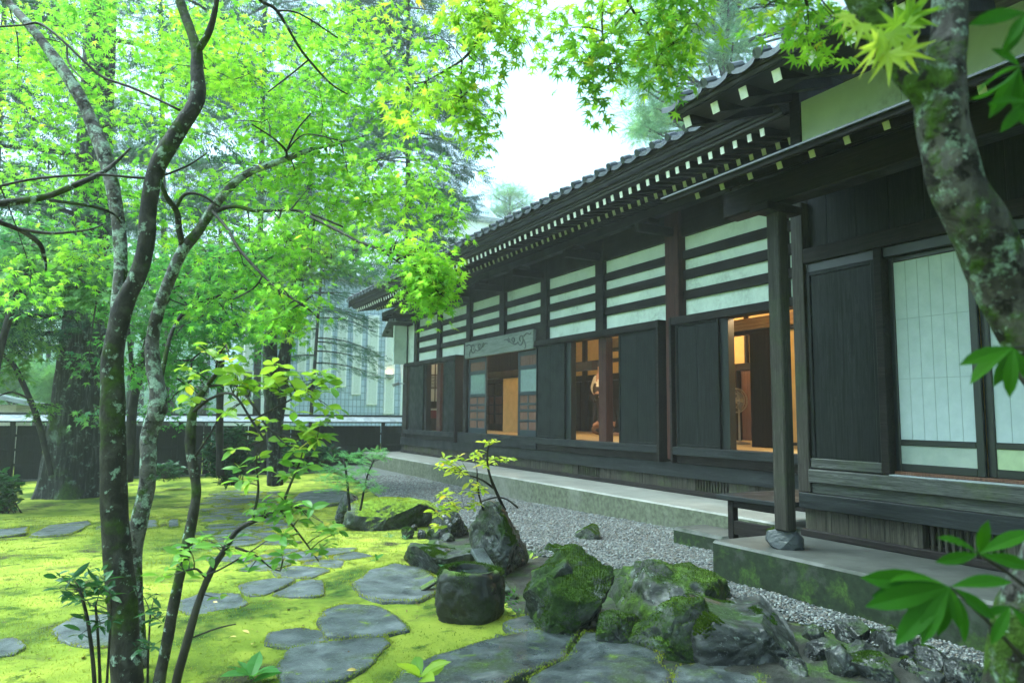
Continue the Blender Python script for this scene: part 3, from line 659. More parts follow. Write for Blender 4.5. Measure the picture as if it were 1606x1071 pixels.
# white lattice shelf on the end wall behind the far window
bx('room_end_wall', 7.13, 14.2, 19.6, 19.66, -.5, 2.3, M_inner, .003)
xa, xb = 7.2, 8.6
bx('white_paper_panel', xa, xb, 19.5, 19.54, .36, .72, M_paper); bx('white_paper_panel', xa, xb, 19.5, 19.54, 1.12, 1.7, M_paper)
b = MB()
for k in range(9): b.box(xa, xb, 19.5, 19.53, .74+k*.042, .758+k*.042, .002)
part('slatted_screen', b, M_paper)
b = MB()
for k in range(8): xx = xa+(xb-xa)*k/7; b.box(xx-.015, xx+.015, 19.46, 19.499, .3, 1.7, .004)
for z in (.72, 1.1): b.box(xa, xb, 19.461, 19.498, z, z+.03, .004)
part('screen_frame', b, M_inner)
# ---------------- lit pendant lamps inside the rooms
def lamp(loc, power, label):
    t = empty('ceiling_lamp', loc, label, 'lamp', 'lit lamps inside the rooms')
    b = MB(); b.lathe(loc, [(.02, .0), (.2, -.02), (.22, -.08), (.2, -.14), (.02, -.16)], 20); b.build('lamp_shade', plain('warm_lamp_paper', (.8, .7, .5), .8, emit=(1, .72, .38), es=1.2), t, True)
    c = MB(); c.tube([np.array(loc)+(0, 0, .35), np.array(loc)+(0, 0, 0)], [.006, .006], 5); c.build('cord', M_frame, t)
    L = bpy.data.lights.new('lamp_light', 'POINT'); L.energy = power; L.color = (1, .7, .36); L.shadow_soft_size = .2
    l = bpy.data.objects.new('lamp_light', L); COL.objects.link(l); l.parent = t; l.location = (0, 0, -.3)
lamp((8.0, 6.2, 1.95), 40, 'warm paper ceiling lamp in the room nearest the wing')
lamp((9.4, 10.4, 1.95), 30, 'warm paper ceiling lamp above the standing fan')
lamp((8.0, 15.0, 1.95), 16, 'warm paper ceiling lamp inside the entrance')
lamp((9.4, 13.6, 1.95), 22, 'warm paper ceiling lamp above the people')
lamp((7.8, 18.4, 1.95), 6, 'warm paper ceiling lamp in the farthest room')

# ---------------- people
M_skin = plain('skin', (.45, .26, .18), .55); M_shirt = plain('white_shirt', (.75, .72, .64), .8); M_vest = plain('dark_vest', (.04, .028, .022), .8)
M_trou = plain('dark_trousers', (.02, .022, .03), .8); M_hair = plain('black_hair', (.012, .01, .01), .5); M_jack = plain('black_jacket', (.015, .017, .022), .8); M_wrap = surf('rust_brown_cloth', [(.3, (.1, .04, .015)), (.7, (.24, .1, .035))], (1, 1, 1), 7, 6, .9, .4, .02)
def skin(name, nodes, edges, mat, parent, sub=1):
    me = bpy.data.meshes.new(name); me.from_pydata([n[:3] for n in nodes], edges, [])
    o = bpy.data.objects.new(name, me); COL.objects.link(o); me.materials.append(mat)
    m = o.modifiers.new('skin', 'SKIN'); m.use_smooth_shade = True
    for i, n in enumerate(nodes):
        s = me.skin_vertices[0].data[i]; s.radius = (n[3], n[4] if len(n) > 4 else n[3]); s.use_root = (i == 0)
    if sub: q = o.modifiers.new('sub', 'SUBSURF'); q.levels = sub; q.render_levels = sub
    o.parent = parent
    return o
def person(loc, rz, label, sit=False):
    t = empty('person', loc, label, 'person'); t.rotation_euler = (0, 0, rz)
    # local: facing +y, x right
    if not sit:
        hip = .92; lean = .05
        n = [(0, 0, hip, .13, .1), (0, 0, 1.12, .12, .095), (0, lean*.6, 1.32, .15, .1), (0, lean, 1.44, .07, .07), (0, lean+.01, 1.50, .055), (0, lean+.03, 1.56, .07, .08), (0, lean+.035, 1.63, .078, .095), (0, lean+.02, 1.70, .07, .085)]
        e = [(0, 1), (1, 2), (2, 3), (3, 4), (4, 5), (5, 6), (6, 7)]
        arms = {-1: [(-.19, .04, 1.38), (-.25, -.03, 1.12), (-.24, .09, .88)], 1: [(.19, .05, 1.38), (.25, .02, 1.12), (.2, .2, .97)]}
        legs = {s: [(s*.09, 0, .88), (s*.1, .02*s, .48), (s*.1, -.03+.06*s, .08), (s*.11, .12+.06*s, .03)] for s in (-1, 1)}
    else:
        n = [(0, 0, .16, .15, .13), (0, .03, .36, .13, .11), (0, .10, .58, .16, .11), (0, .15, .70, .07), (0, .17, .76, .055), (0, .21, .81, .07, .08), (0, .23, .88, .078, .095), (0, .22, .95, .07, .085)]
        e = [(0, 1), (1, 2), (2, 3), (3, 4), (4, 5), (5, 6), (6, 7)]
        arms = {s: [(s*.19, .12, .63), (s*.25, .16, .38), (s*.12, .34, .28)] for s in (-1, 1)}
        legs = {s: [(s*.1, .08, .15), (s*.14, .46, .13), (s*.12, .1, .06), (s*.12, -.12, .04)] for s in (-1, 1)}
    shirt_n = [list(q) for q in n[:4]]; shirt_e = [(0, 1), (1, 2), (2, 3)]; tr_n = [[0, 0, n[0][2], .14, .115]]; tr_e = []
    body_n = [list(q) for q in n]; body_e = list(e)
    for s in (-1, 1):
        a = arms[s]; i = len(body_n); body_n += [[*a[0], .05], [*a[1], .042], [*a[2], .03]]; body_e += [(2, i), (i, i+1), (i+1, i+2)]
        d = Vector(a[2])-Vector(a[1]); d.normalize(); h = Vector(a[2])+d*.05
        body_n.append([*h, .038, .022]); body_e.append((i+2, i+3)); w = i+3
        side = d.cross(Vector((0, 0, 1))).normalized() if abs(d.z) < .9 else Vector((0, 1, 0))
        for k, L in enumerate((.065, .075, .07, .055)):
            off = side*(.027-.018*k); p1 = h+d*.03+off; p2 = p1+d*L*.55; p3 = p2+(d*.8+Vector((-s*.4, 0, 0))).normalized()*L*.5
            j = len(body_n); body_n += [[*p1, .011], [*p2, .0095], [*p3, .008]]; body_e += [(w, j), (j, j+1), (j+1, j+2)]
        p1 = Vector(a[2])+d*.02+side*.045; p2 = p1+d*.045+side*.012; j = len(body_n); body_n += [[*p1, .012], [*p2, .01]]; body_e += [(w, j), (j, j+1)]
        i2 = len(shirt_n); shirt_n += [[*a[0], .068], [*a[1], .056], [*(Vector(a[2])-d*.02), .042]]; shirt_e += [(2, i2), (i2, i2+1), (i2+1, i2+2)]
        l = legs[s]; i3 = len(tr_n); tr_n += [[*l[0], .1], [*l[1], .075], [*l[2], .06]]; tr_e += [(0, i3), (i3, i3+1), (i3+1, i3+2)]
        i4 = len(body_n); body_n += [[*l[0], .08], [*l[1], .055], [*l[2], .04], [*l[3], .035]]; body_e += [(0, i4), (i4, i4+1), (i4+1, i4+2), (i4+2, i4+3)]
    for q in shirt_n[:4]:
        q[3] += .018
        if len(q) > 4: q[4] += .018
    shirt_n[3][3:] = [.075]
    hd = Vector(n[6][:3])
    j = len(body_n); body_n += [[hd.x, hd.y+.1, hd.z-.015, .016], [hd.x, hd.y+.115, hd.z-.03, .012]]; body_e += [(6, j), (j, j+1)]   # nose
    for s in (-1, 1): j = len(body_n); body_n.append([s*.085, hd.y-.005, hd.z-.01, .016, .022]); body_e.append((6, j))               # ears
    skin('body', body_n, body_e, M_skin, t)
    skin('shirt' if not sit else 'jacket', shirt_n, shirt_e, M_shirt if not sit else M_jack, t)
    skin('trousers', tr_n, tr_e, M_trou, t)
    skin('hair', [(0, hd.y-.04, hd.z+.0, .085, .08), (0, hd.y-.02, hd.z+.07, .085, .09), (0, hd.y+.03, hd.z+.095, .065, .06)], [(0, 1), (1, 2)], M_hair, t)
    for s in (-1, 1):
        b = MB(); b.lathe((s*.033, hd.y+.088, hd.z+.005), [(.001, -.009), (.01, -.004), (.012, 0), (.01, .004), (.001, .009)], 8); o = b.build('eye', M_hair, None); o.parent = t
    if not sit: skin('vest', [(0, 0, .94, .165, .135), (0, 0, 1.12, .15, .128), (0, lean*.6, 1.3, .16, .13)], [(0, 1), (1, 2)], M_vest, t)
    else: skin('wrap', [(0, .1, .13, .2, .16), (0, .32, .16, .22, .15), (0, .5, .12, .2, .1)], [(0, 1), (1, 2)], M_wrap, t)
    return t
pp = onx(937, 600, 10.3)
person((10.3, float(pp[1]), -.45), math.radians(-100), 'person in a white shirt and dark vest standing behind the window post')
pp = onx(961, 600, 9.6)
person((9.6, float(pp[1]), -.45), math.radians(75), 'person in a black jacket sitting with a rust brown wrap over the knees', True)
# ---------------- standing fan
fp = onx(1154, 628, 8.9)
t = empty('standing_fan', (fp[0], fp[1], -.45), 'pale electric standing fan with round wire cage inside the right window', 'fan')
M_fan = plain('fan_wire', (.5, .45, .36), .4); M_fanb = plain('fan_blade', (.2, .2, .18), .3)
c = np.array([fp[0], fp[1], fp[2]]); d = ray(1154, 628); d = -d/np.linalg.norm(d); d[2] = 0; d = d+np.array([.0, .55, 0]); d /= np.linalg.norm(d)
s_ = np.cross(d, (0, 0, 1)); s_ /= np.linalg.norm(s_); up = np.array([0, 0, 1.])
b = MB()
for rad, off in ((.2, 0), (.195, .05), (.12, .075), (.12, -.06), (.05, .08), (.2, -.03)):
    ring = [c+d*off+(s_*math.cos(a)+up*math.sin(a))*rad for a in np.linspace(0, 2*math.pi, 25)]; b.tube(ring, [.004]*25, 4, cap=False)
for k in range(36):
    a = 2*math.pi*k/36; v = s_*math.cos(a)+up*math.sin(a)
    b.tube([c+d*.08+v*.05, c+d*.072+v*.14, c+v*.2], [.0018]*3, 3, cap=False)
b.build('wire_cage', M_fan, t)
b = MB()
for k in range(4):
    a = math.pi/2*k+.3; v = s_*math.cos(a)+up*math.sin(a); w = s_*math.cos(a+.9)+up*math.sin(a+.9)
    b.prism([c+v*.03, c+v*.17+d*.01, c+w*.17-d*.01, c+w*.03], d*.004)
b.build('fan_blade', M_fanb, t)
b = MB(); b.tube([c-d*.03, c-d*.14], [.05, .06], 14); b.tube([c+d*.06, c+d*.085], [.04, .035], 14); b.build('motor', M_fan, t)
b = MB(); b.tube([c-d*.09-up*.03, np.array([c[0], c[1], -.42])-d*.09], [.014, .018], 8); b.build('stand_pole', M_fan, t)
b = MB(); b.lathe((c[0]-d[0]*.09, c[1]-d[1]*.09, -.45), [(.001, .0), (.17, .0), (.17, .02), (.03, .05), (.001, .05)], 20); b.build('base', M_fanb, t)
# ---------------- display table in the far room
t = empty('display_table', (7.8, 18.9, -.45), 'low dark display table with white top inside the far left window', 'table')
MB().box(7.3, 8.5, 18.7, 19.3, .10, .15).build('table_top', M_paper, t)
MB().box(7.32, 8.48, 18.72, 19.28, -.45, -.12).build('table_base', M_inner, t)
MB().box(7.31, 8.49, 18.71, 19.29, -.12, .10).build('table_cloth', plain('wine_red_cloth', (.12, .02, .025), .9), t)
# ---------------- small security camera on the far corner
pc = np.array([6.75, 19.86, 0.]); pc[2] = onx(628, 602, 6.75)[2]
t = empty('security_camera', pc, 'small grey security camera on the far corner of the house', 'camera')
b = MB(); b.tube([pc+(.25, 0, .03), pc+(.03, 0, .03)], [.015, .015], 6); b.build('bracket', M_tin, t)
b = MB(); b.obox(pc, ((.94, 0, .34), (0, 1, 0), (-.34, 0, .94)), (.1, .05, .045), .01); b.build('housing', plain('camera_shell', (.3, .32, .33), .4), t)

# ---------------- rocks
def inpoly_R(poly, n=180):
    """radius of a star-shaped polygon about the origin for n angles"""
    P = np.array(poly); Q = np.roll(P, -1, 0); out = np.zeros(n)
    for k in range(n):
        a = 2*math.pi*k/n; d = np.array([math.cos(a), math.sin(a)]); best = 1e-3
        for p, q in zip(P, Q):
            e = q-p; den = d[0]*e[1]-d[1]*e[0]
            if abs(den) < 1e-9: continue
            t_ = (p[0]*e[1]-p[1]*e[0])/den; s_2 = (p[0]*d[1]-p[1]*d[0])/den
            if t_ > 0 and -1e-6 <= s_2 <= 1+1e-6: best = max(best, t_)
        out[k] = best
    return out
def rock(name, outline, base_y, mat, label, thick=.8, p=3.5, amp=.05, seed=0, dep=None, cat='rock', group=None, facets=12, grow=1.17, front=False):
    """outline px polygon; base_y the px row where it meets the ground at the front"""
    O = np.array(outline, float); cx = (O[:, 0].min()+O[:, 0].max())/2; cy = (O[:, 1].min()+O[:, 1].max())/2; O = (O-[cx, cy])*grow+[cx, cy+2]
    if dep is None:
        gp_ = ong(cx, base_y); dfront = gp_@fw
    else: dfront = dep
    wpx = O[:, 0].max()-O[:, 0].min(); half = wpx*dfront/F/2; dv = half*thick; d = dfront+dv*.75
    ux = np.array([rr[0], rr[1], 0]); fy = np.array([fw[0], fw[1], 0]); fy /= np.linalg.norm(fy)
    if front: d = dfront; c = at(cx, cy, d)+fy*dv            # the outline is that of the front face
    else: c = at(cx, cy, d)
    poly = [((x-cx)*d/F, -(y-cy)*d/F) for x, y in O]
    big = half > .12
    Rt = inpoly_R(poly); nu, nv = (150, 80) if big else (60, 32)
    TH = 2*math.pi*np.arange(nu)/nu; B_ = math.pi*np.arange(nv+1)/nv
    TH, B_ = np.meshgrid(TH, B_); s0, b0 = np.sin(B_), -np.cos(B_)
    nn = (np.abs(s0)**p+np.abs(b0)**p)**(1/p); s_, bb = s0/nn, b0/nn
    a_ = TH/(2*math.pi)*180; i0 = a_.astype(int) % 180; fr = a_ % 1; r = Rt[i0]*(1-fr)+Rt[(i0+1) % 180]*fr
    V = c+ux*(r*s_*np.cos(TH))[..., None]+np.array([0, 0, 1.])*(r*s_*np.sin(TH))[..., None]+fy*(bb*dv)[..., None]
    V = V.reshape(-1, 3); sd = Vector((seed*3.7, seed*1.3, 0)); rg_ = np.random.default_rng(seed+500)
    k1 = np.array([mn.fractal(Vector(v)*1.3/half+sd, 1., 2., 3) for v in V]); dr = V-c; L = np.linalg.norm(dr, axis=1)+1e-6; n_ = dr/L[:, None]
    V = V+n_*(k1*amp*half*.9*np.minimum(1, L/(half*.3)))[:, None]
    for _k in range(facets):
        dd_ = rg_.normal(size=3); dd_[2] *= .5; dd_ /= np.linalg.norm(dd_); pr_ = (V-c)@dd_; off = np.quantile(pr_, rg_.uniform(.78, .93)); ex = np.maximum(0, pr_-off); V = V-(ex*.93)[:, None]*dd_[None]
    st_ = np.array([rg_.normal()*.3, rg_.normal()*.3, 1.]); dk = np.zeros(len(V))
    for i_, v in enumerate(V):
        q = Vector(v); w_ = Vector(mn.noise_vector(q*3/half*.4+sd))*.1*half
        cell = mn.voronoi((q+w_)*1.7/half+sd)[0]; e_ = cell[1]-cell[0]
        lay_ = math.sin((v@st_)*26/half*.35+4*mn.noise(q*1.2/half+sd))
        dk[i_] = .05*mn.fractal(q*5/half*.8+sd, .8, 2., 6)-.04*max(0, 1-e_/.12)+.012*max(0, lay_)**3+.02*mn.noise(q*14/half)
    V = V+n_*(dk*half*min(.95, amp/.09)*np.minimum(1, L/(half*.3)))[:, None]
    ii = np.arange((nv+1)*nu).reshape(nv+1, nu)
    f = np.stack([ii[:-1], np.roll(ii[:-1], -1, 1), np.roll(ii[1:], -1, 1), ii[1:]], -1).reshape(-1, 4)
    o = raw(name, V, f, mat, None, None, True)
    if big:                                                  # cushions of moss rooted in the stone
        A = V[f]; ctr = A.mean(1); nr = np.cross(A[:, 2]-A[:, 0], A[:, 3]-A[:, 1]); ar = np.linalg.norm(nr, axis=1); nr = nr/(ar[:, None]+1e-9)
        if ((nr*(ctr-c)).sum(1)).mean() < 0: nr = -nr
        msy = mat in (M_rockm, M_rockcap)
        mk = np.array([mn.fractal(Vector(q)*2.4+sd*.7, 1, 2, 5)+.5*mn.noise(Vector(q)*9) for q in ctr]); sc_ = mk*.55+nr[:, 2]*.42-(.16 if msy else .5)
        pr_ = np.where((sc_ > 0) & (nr[:, 2] > -.25), ar*np.minimum(1, sc_*4), 0)
        if pr_.sum() > 0:
            nb_ = int(min(16000, 90000*half**2)); ix = rg_.choice(len(ctr), nb_, p=pr_/pr_.sum()); u_ = rg_.random((nb_, 4)); u_ /= u_.sum(1, keepdims=True)
            P_ = (A[ix]*u_[:, :, None]).sum(1)-nr[ix]*.002; T_ = nr[ix]+rg_.normal(size=(nb_, 3))*.55
            MOSSQ.append((o, P_, T_, rg_.normal(size=(nb_, 3)), rg_.uniform(.006, .014, nb_), msy))
    return tag(o, label, cat, group)
MOSSQ = []
rock('garden_rock', [(738, 900), (736, 850), (750, 806), (768, 797), (815, 797), (835, 822), (850, 852), (835, 885), (812, 915), (770, 925)], 905, M_rock, 'tall pointed dark rock with a pale lichen face behind the stone basin', .8, 3, .09, 1, facets=10, grow=1.18)
rock('garden_rock', [(622, 892), (634, 866), (700, 872), (748, 866), (754, 890), (735, 904), (660, 908)], 904, M_rock, 'low flat grey boulder left of the tall pointed rock', .75, 6, .06, 2, facets=3, grow=1.05, front=True)
rock('garden_rock', [(536, 824), (546, 792), (600, 786), (660, 792), (680, 806), (674, 828), (640, 834), (575, 836)], 832, M_rockcap, 'long boulder capped with bright moss beside the gravel', .62, 6, .06, 3, facets=3, grow=1.05, front=True)
rock('garden_rock', [(810, 974), (830, 934), (860, 904), (882, 886), (917, 882), (952, 894), (968, 944), (964, 999), (927, 1026), (892, 1009), (842, 989)], 1000, M_rockm, 'large steep mossy boulder right of the stone basin', .95, 3, .10, 4, facets=9, grow=1.28)
rock('garden_rock', [(949, 999), (944, 919), (979, 887), (1044, 899), (1104, 919), (1154, 944), (1149, 969), (1074, 999), (1004, 1019)], 985, M_rockm, 'broad mossy boulder behind the flat wet rock', .9, 3.5, .10, 5, facets=9, grow=1.34)
rock('garden_rock', [(1112, 1050), (1106, 1006), (1132, 980), (1184, 992), (1264, 982), (1298, 968), (1306, 1016), (1282, 1050), (1184, 1066)], 1050, M_rock, 'dark boulder with a flat wet top in the right foreground', .8, 9, .05, 6, facets=2, grow=1.22, front=True)
rock('garden_rock', [(804, 968), (824, 925), (852, 896), (884, 880), (904, 915), (902, 985), (850, 992)], 992, M_rockm, 'sloping mossy flank stone between the basin and the steep mossy boulder', .9, 3, .09, 14, facets=7, grow=1.1)
rock('garden_rock', [(980, 1028), (998, 996), (1048, 958), (1088, 951), (1108, 991), (1103, 1036), (1058, 1051), (1008, 1044)], 1040, M_rockm, 'moss covered lump leaning against the flat topped wet boulder', .8, 3, .10, 7, facets=8, grow=1.26)
rock('garden_rock', [(922, 1026), (928, 985), (962, 962), (1008, 975), (1014, 1012), (976, 1032)], 1026, M_rockm, 'low mossy stone wedged between the steep boulder and the moss covered lump', .9, 3, .09, 15, facets=7)
rock('garden_rock', [(905, 845), (908, 828), (930, 823), (953, 828), (955, 843), (935, 853), (915, 853)], 852, M_rockm, 'small square mossy stone alone at the edge of the gravel', .8, 5, .06, 8)
rock('garden_rock', [(665, 830), (690, 800), (735, 798), (748, 830), (740, 850), (680, 848)], 846, M_rock, 'dark boulder in the shade under the yellow green sapling', .8, 3, .1, 9)
rock('garden_rock', [(500, 845), (515, 800), (540, 785), (560, 800), (560, 838), (530, 850)][0:0] or [(528, 800), (540, 778), (560, 775), (566, 815), (548, 826), (532, 820)], 822, M_rock, 'narrow dark rock at the left end of the moss capped boulder', .8, 3, .1, 10)
rock('garden_rock', [(860, 905), (880, 885), (905, 880), (910, 905), (890, 915)][0:0] or [(845, 868), (862, 855), (890, 858), (898, 870), (870, 878)], 874, M_rockm, 'flat mossy stone between the tall rock and the gravel', .8, 3, .1, 12)
small = [((1280, 1000), 42, 30, 'wet stone touching the right end of the flat topped boulder'), ((1330, 1000), 60, 40, 'pale grey wet stone of the border nearest the gravel corner'), ((1318, 1048), 34, 44, 'upright greenish stone low in the border'),
         ((1378, 1058), 70, 44, 'rounded dark stone with a glossy top in the lower border'), ((1408, 1022), 76, 44, 'broad dark stone in the middle of the border'), ((1462, 1042), 66, 36, 'flat dark stone at the lower right of the border'),
         ((1455, 1070), 36, 26, 'small round stone under the flat dark border stone'), ((1510, 1068), 60, 40, 'last dark border stone beside the right hand trunk'), ((1300, 1030), 44, 36, 'blocky dark stone between the flat boulder and the upright greenish stone'), ((1352, 1030), 40, 30, 'small dark stone wedged in the middle of the border'), ((1428, 1055), 44, 30, 'black wet stone in front of the broad border stone'), ((1395, 1000), 50, 22, 'thin flat stone along the gravel edge'), ((1246, 1052), 60, 30, 'sloping dark stone below the flat topped boulder')]
for k, ((px, py), w, h, lab) in enumerate(small):
    a = np.linspace(0, 2*math.pi, 9)[:-1]; rg = np.random.default_rng(k+40)
    rock('border_stone', [(px+w*.5*(1+.2*rg.normal())*math.cos(t_), py+h*.5*(1+.18*rg.normal())*math.sin(t_)) for t_ in a], py+h*.5, M_rock, lab, .8, 3.5, .08, 20+k, None, 'stone', 'stones edging the gravel', facets=8, grow=1.55)
for k, ((px, py), w, h, lab) in enumerate([((985, 1050), 0, 0, '')][:0]): pass
tiny = [(770, 955), (805, 935), (838, 1000), (815, 1010), (745, 1020), (850, 870), (870, 862), (780, 1003), (690, 860), (660, 838), (642, 836), (707, 842), (820, 870), (652, 826), (676, 838), (872, 1040)]
for k, (px, py) in enumerate(tiny):
    rg = np.random.default_rng(k+90); w = rg.uniform(16, 34); a = np.linspace(0, 2*math.pi, 8)[:-1]
    rock('pebble_stone', [(px+w*.5*(1+.2*rg.normal())*math.cos(t_), py+w*.32*(1+.2*rg.normal())*math.sin(t_)) for t_ in a], py+w*.3, M_rock if k % 2 else M_rockm, 'small wet stone lying in the moss among the rocks', .8, 2.6, .12, 60+k, None, 'stone', 'small stones among the rocks')
# foundation stone under the canopy post
b = rock('foundation_stone', [(1202, 845), (1206, 830), (1222, 825), (1245, 826), (1258, 840), (1258, 858), (1240, 864), (1212, 858)], 862, plain('smooth_river_stone', (.04, .047, .05), .4, 0, .3), 'smooth round river stone carrying the canopy post', .95, 2.5, .03, 77, float(onz(1230, 862, -1.045)@fw), 'stone', None, 2, 1.)
# ---------------- stone basin with water
bp_ = ong(735, 975); bc = np.array([bp_[0], bp_[1], 0])+np.array([fw[0], fw[1], 0])*.12; bz = float(ground_z(bc[0], bc[1]))-.02
t = empty('stone_basin', (bc[0], bc[1], bz), 'round hollowed stone water basin rimmed with moss', 'basin')
prof = [(.15, 0), (.2, .02), (.226, .1), (.232, .2), (.222, .29), (.205, .335), (.18, .35), (.163, .345), (.155, .32), (.14, .27), (.001, .26)]
prof = cr([np.array([r_, 0, z_, 1.]) for r_, z_ in prof], 5)[0]; prof = [(max(q_[0], .001), q_[2]) for q_ in prof]
b = MB(); b.lathe((bc[0], bc[1], bz), prof, 90)
vv = []
for p_ in b.v:
    q = np.array(p_); h = Vector(q*6); k = 1+.10*mn.fractal(h*.8, .9, 2, 5)-.05*max(0, 1-(lambda c_: c_[1]-c_[0])(mn.voronoi(h*1.3)[0])/.2)
    dxy = q[:2]-bc[:2]; L = np.hypot(*dxy)
    if L > .152: th_ = math.atan2(dxy[1], dxy[0]); dxy = dxy*(k+.05*math.cos(4*th_+.6)*(q[2]-bz < .3)+.035*math.cos(2*th_+1)+.03*mn.noise(h*3))
    vv.append((bc[0]+dxy[0], bc[1]+dxy[1], q[2]+.012*mn.noise(h*.7)))
b.v = vv; o = b.build('bowl', M_rockd, t, True)
rg_ = np.random.default_rng(8); vb = np.array(b.v); rr_ = np.hypot(vb[:, 0]-bc[0], vb[:, 1]-bc[1]); hz_ = vb[:, 2]-bz
pr_ = np.where((rr_ > .158) & (hz_ > .05), np.clip((hz_-.2)*6, .06, 1)*(np.array([mn.noise(Vector(q)*7) for q in vb]) > np.where(hz_ > .3, -.15, .12)), 0); ix = rg_.choice(len(vb), 5000, p=pr_/pr_.sum())
P_ = vb[ix]+rg_.normal(size=(5000, 3))*.006; T_ = (P_-np.array([bc[0], bc[1], bz+.15]))*np.array([1, 1, .6])/.2+rg_.normal(size=(5000, 3))*.5+np.array([0, 0, .3])
leaves_later = (t, P_, T_, rg_.normal(size=(5000, 3)), rg_.uniform(.006, .013, 5000))
b = MB(); b.lathe((bc[0], bc[1], bz), [(.001, .315), (.158, .315)], 40); b.build('water', M_water, t)
def plank(name, p0, p1, w, th, mat, label, cat, up=(0, 0, 1)):
    p0, p1 = np.array(p0), np.array(p1); a = p1-p0; L = np.linalg.norm(a); a /= L; s = np.cross(a, up); s /= np.linalg.norm(s); n = np.cross(s, a)
    b = MB(); b.obox((p0+p1)/2, (a, s, n), (L/2, w/2, th/2), .008)
    vv = [tuple(np.array(v)+.006*np.array(mn.noise_vector(Vector(v)*9))) for v in b.v]; b.v = vv
    return tag(b.build(name, mat), label, cat)
plank('slate_board', ong(660, 925, .02), ong(690, 907, .10), .1, .025, M_rockd, 'short dark slate board lying at the left of the basin', 'slate')
plank('leaning_slab', ong(790, 930, .02), at(748, 862, ong(770, 905)@fw+.02), .12, .04, M_flag, 'narrow pale green slab leaning on the tall pointed rock', 'slab')
# ---------------- stepping stones
CREEP = []
def flag(name, poly, label, h=.035, mat=None, cat='stepping stone', group=None):
    P = np.array([ong(x, y) for x, y in poly]); n = len(P); c = P.mean(0); out = []
    for i in range(n):
        a, b_ = P[i], P[(i+1) % n]
        for k in range(5):
            t_ = k/5; q = a*(1-t_)+b_*t_
            q = q+(c-q)*(.10*mn.noise(Vector(q*6))+.05*mn.noise(Vector(q*19))); out.append(q)
    out = np.array(out)
    CREEP.append((out, h*.55))
    sm_ = np.array([(out[i-1]+6*out[i]+out[(i+1) % len(out)])/8 for i in range(len(out))]); rings = []
    h = h*.55
    for s, z in ((1.01, -.08), (1.0, h*.7), (.99, h*.9), (.9, h*.95), (.7, h), (.45, h), (.2, h)):
        rings.append([np.array([c[0]+(q[0]-c[0])*s, c[1]+(q[1]-c[1])*s, c[2]*(1-s)+q[2]*s+z+((.007*mn.fractal(Vector((q-c)*s*4+c), 1, 2, 5)+.004*mn.noise(Vector((q-c)*s*17+c))) if z > 0 else 0)]) for q in sm_])
    m_ = len(sm_); V = [q for r_ in rings for q in r_]; f = []
    for i in range(len(rings)-1):
        for j in range(m_): f.append((i*m_+j, i*m_+(j+1) % m_, (i+1)*m_+(j+1) % m_, (i+1)*m_+j))
    f.append(tuple((len(rings)-1)*m_+j for j in range(m_)))
    return tag(raw(name, V, f, mat or M_flag, None, None, True), label, cat, group)
G1 = 'stepping stones set in the moss'
for poly, lab, h in [
    ([(430, 1060), (455, 1022), (520, 1009), (600, 1003), (614, 1012), (590, 1040), (530, 1075), (440, 1090)], 'large pale flagstone at the bottom left of the basin', .04),
    ([(498, 985), (505, 962), (535, 950), (600, 955), (636, 980), (643, 992), (600, 1001), (510, 1003)], 'large wet flagstone directly left of the basin', .045),
    ([(553, 917), (580, 896), (620, 885), (672, 898), (690, 928), (660, 947), (600, 949), (562, 936)], 'flagstone under the short slate board', .045),
    ([(283, 945), (320, 931), (378, 934), (386, 948), (345, 970), (300, 970), (278, 958)], 'oval flagstone seen right of the thin mossy trunk', .03),
    ([(82, 990), (118, 970), (170, 966), (215, 985), (205, 1012), (130, 1019), (90, 1010)], 'rough flagstone behind the dark leaved shrub', .03),
    ([(-20, 1008), (25, 1003), (42, 1015), (22, 1030), (-20, 1034)], 'flagstone cut by the left edge low in the view', .025),
    ([(42, 842), (75, 825), (138, 817), (144, 823), (112, 839), (60, 844)], 'long flat stone left of the double trunk', .03),
    ([(-12, 832), (45, 827), (42, 838), (-12, 845)], 'flat stone at the left edge level with the long one', .03),
    ([(150, 830), (165, 819), (245, 816), (249, 828), (215, 834)], 'flat stone half hidden behind the double trunk', .03),
    ([(262, 822), (266, 815), (280, 815), (281, 827), (265, 829)], 'small square stone in the row behind the trunks', .03),
    ([(452, 792), (470, 777), (520, 769), (548, 775), (545, 792), (500, 798)], 'raised flat stone with a dark edge below the light green shrub', .11),
    ([(575, 735), (600, 726), (640, 728), (632, 740), (590, 744)], 'pale slab lying in the gravel near the far apron', .05)]:
    flag('stepping_stone', poly, lab, h, None, 'stepping stone', G1)
G2 = 'small paving stones of the garden path'
pr = np.random.default_rng(3)
PP = np.array([ong(x, y)[:2] for x, y in [(340, 770), (452, 770), (446, 800), (470, 862), (560, 866), (548, 905), (540, 945), (500, 948), (498, 1003), (460, 1003), (455, 948), (400, 945), (385, 880), (300, 866), (318, 800)]])
def inside(p, Q):
    c = False
    for i in range(len(Q)):
        a, b = Q[i], Q[i-1]
        if (a[1] > p[1]) != (b[1] > p[1]) and p[0] < (b[0]-a[0])*(p[1]-a[1])/(b[1]-a[1])+a[0]: c = not c
    return c
pts_ = []
for _ in range(6000):
    p = PP.min(0)-.4+pr.random(2)*(PP.max(0)-PP.min(0)+.8); dmin = pr.uniform(.24, .5)
    if all(np.hypot(*((p-q)*np.array([1, .8]))) > dmin for q in pts_): pts_.append(p)
def clip(poly, a, n):
    out = []
    for i in range(len(poly)):
        p, q = poly[i-1], poly[i]; dp, dq = (p-a)@n, (q-a)@n
        if dp <= 0: out.append(p)
        if (dp < 0) != (dq < 0) and abs(dp-dq) > 1e-9: out.append(p+(q-p)*dp/(dp-dq))
    return out
np_ = 0
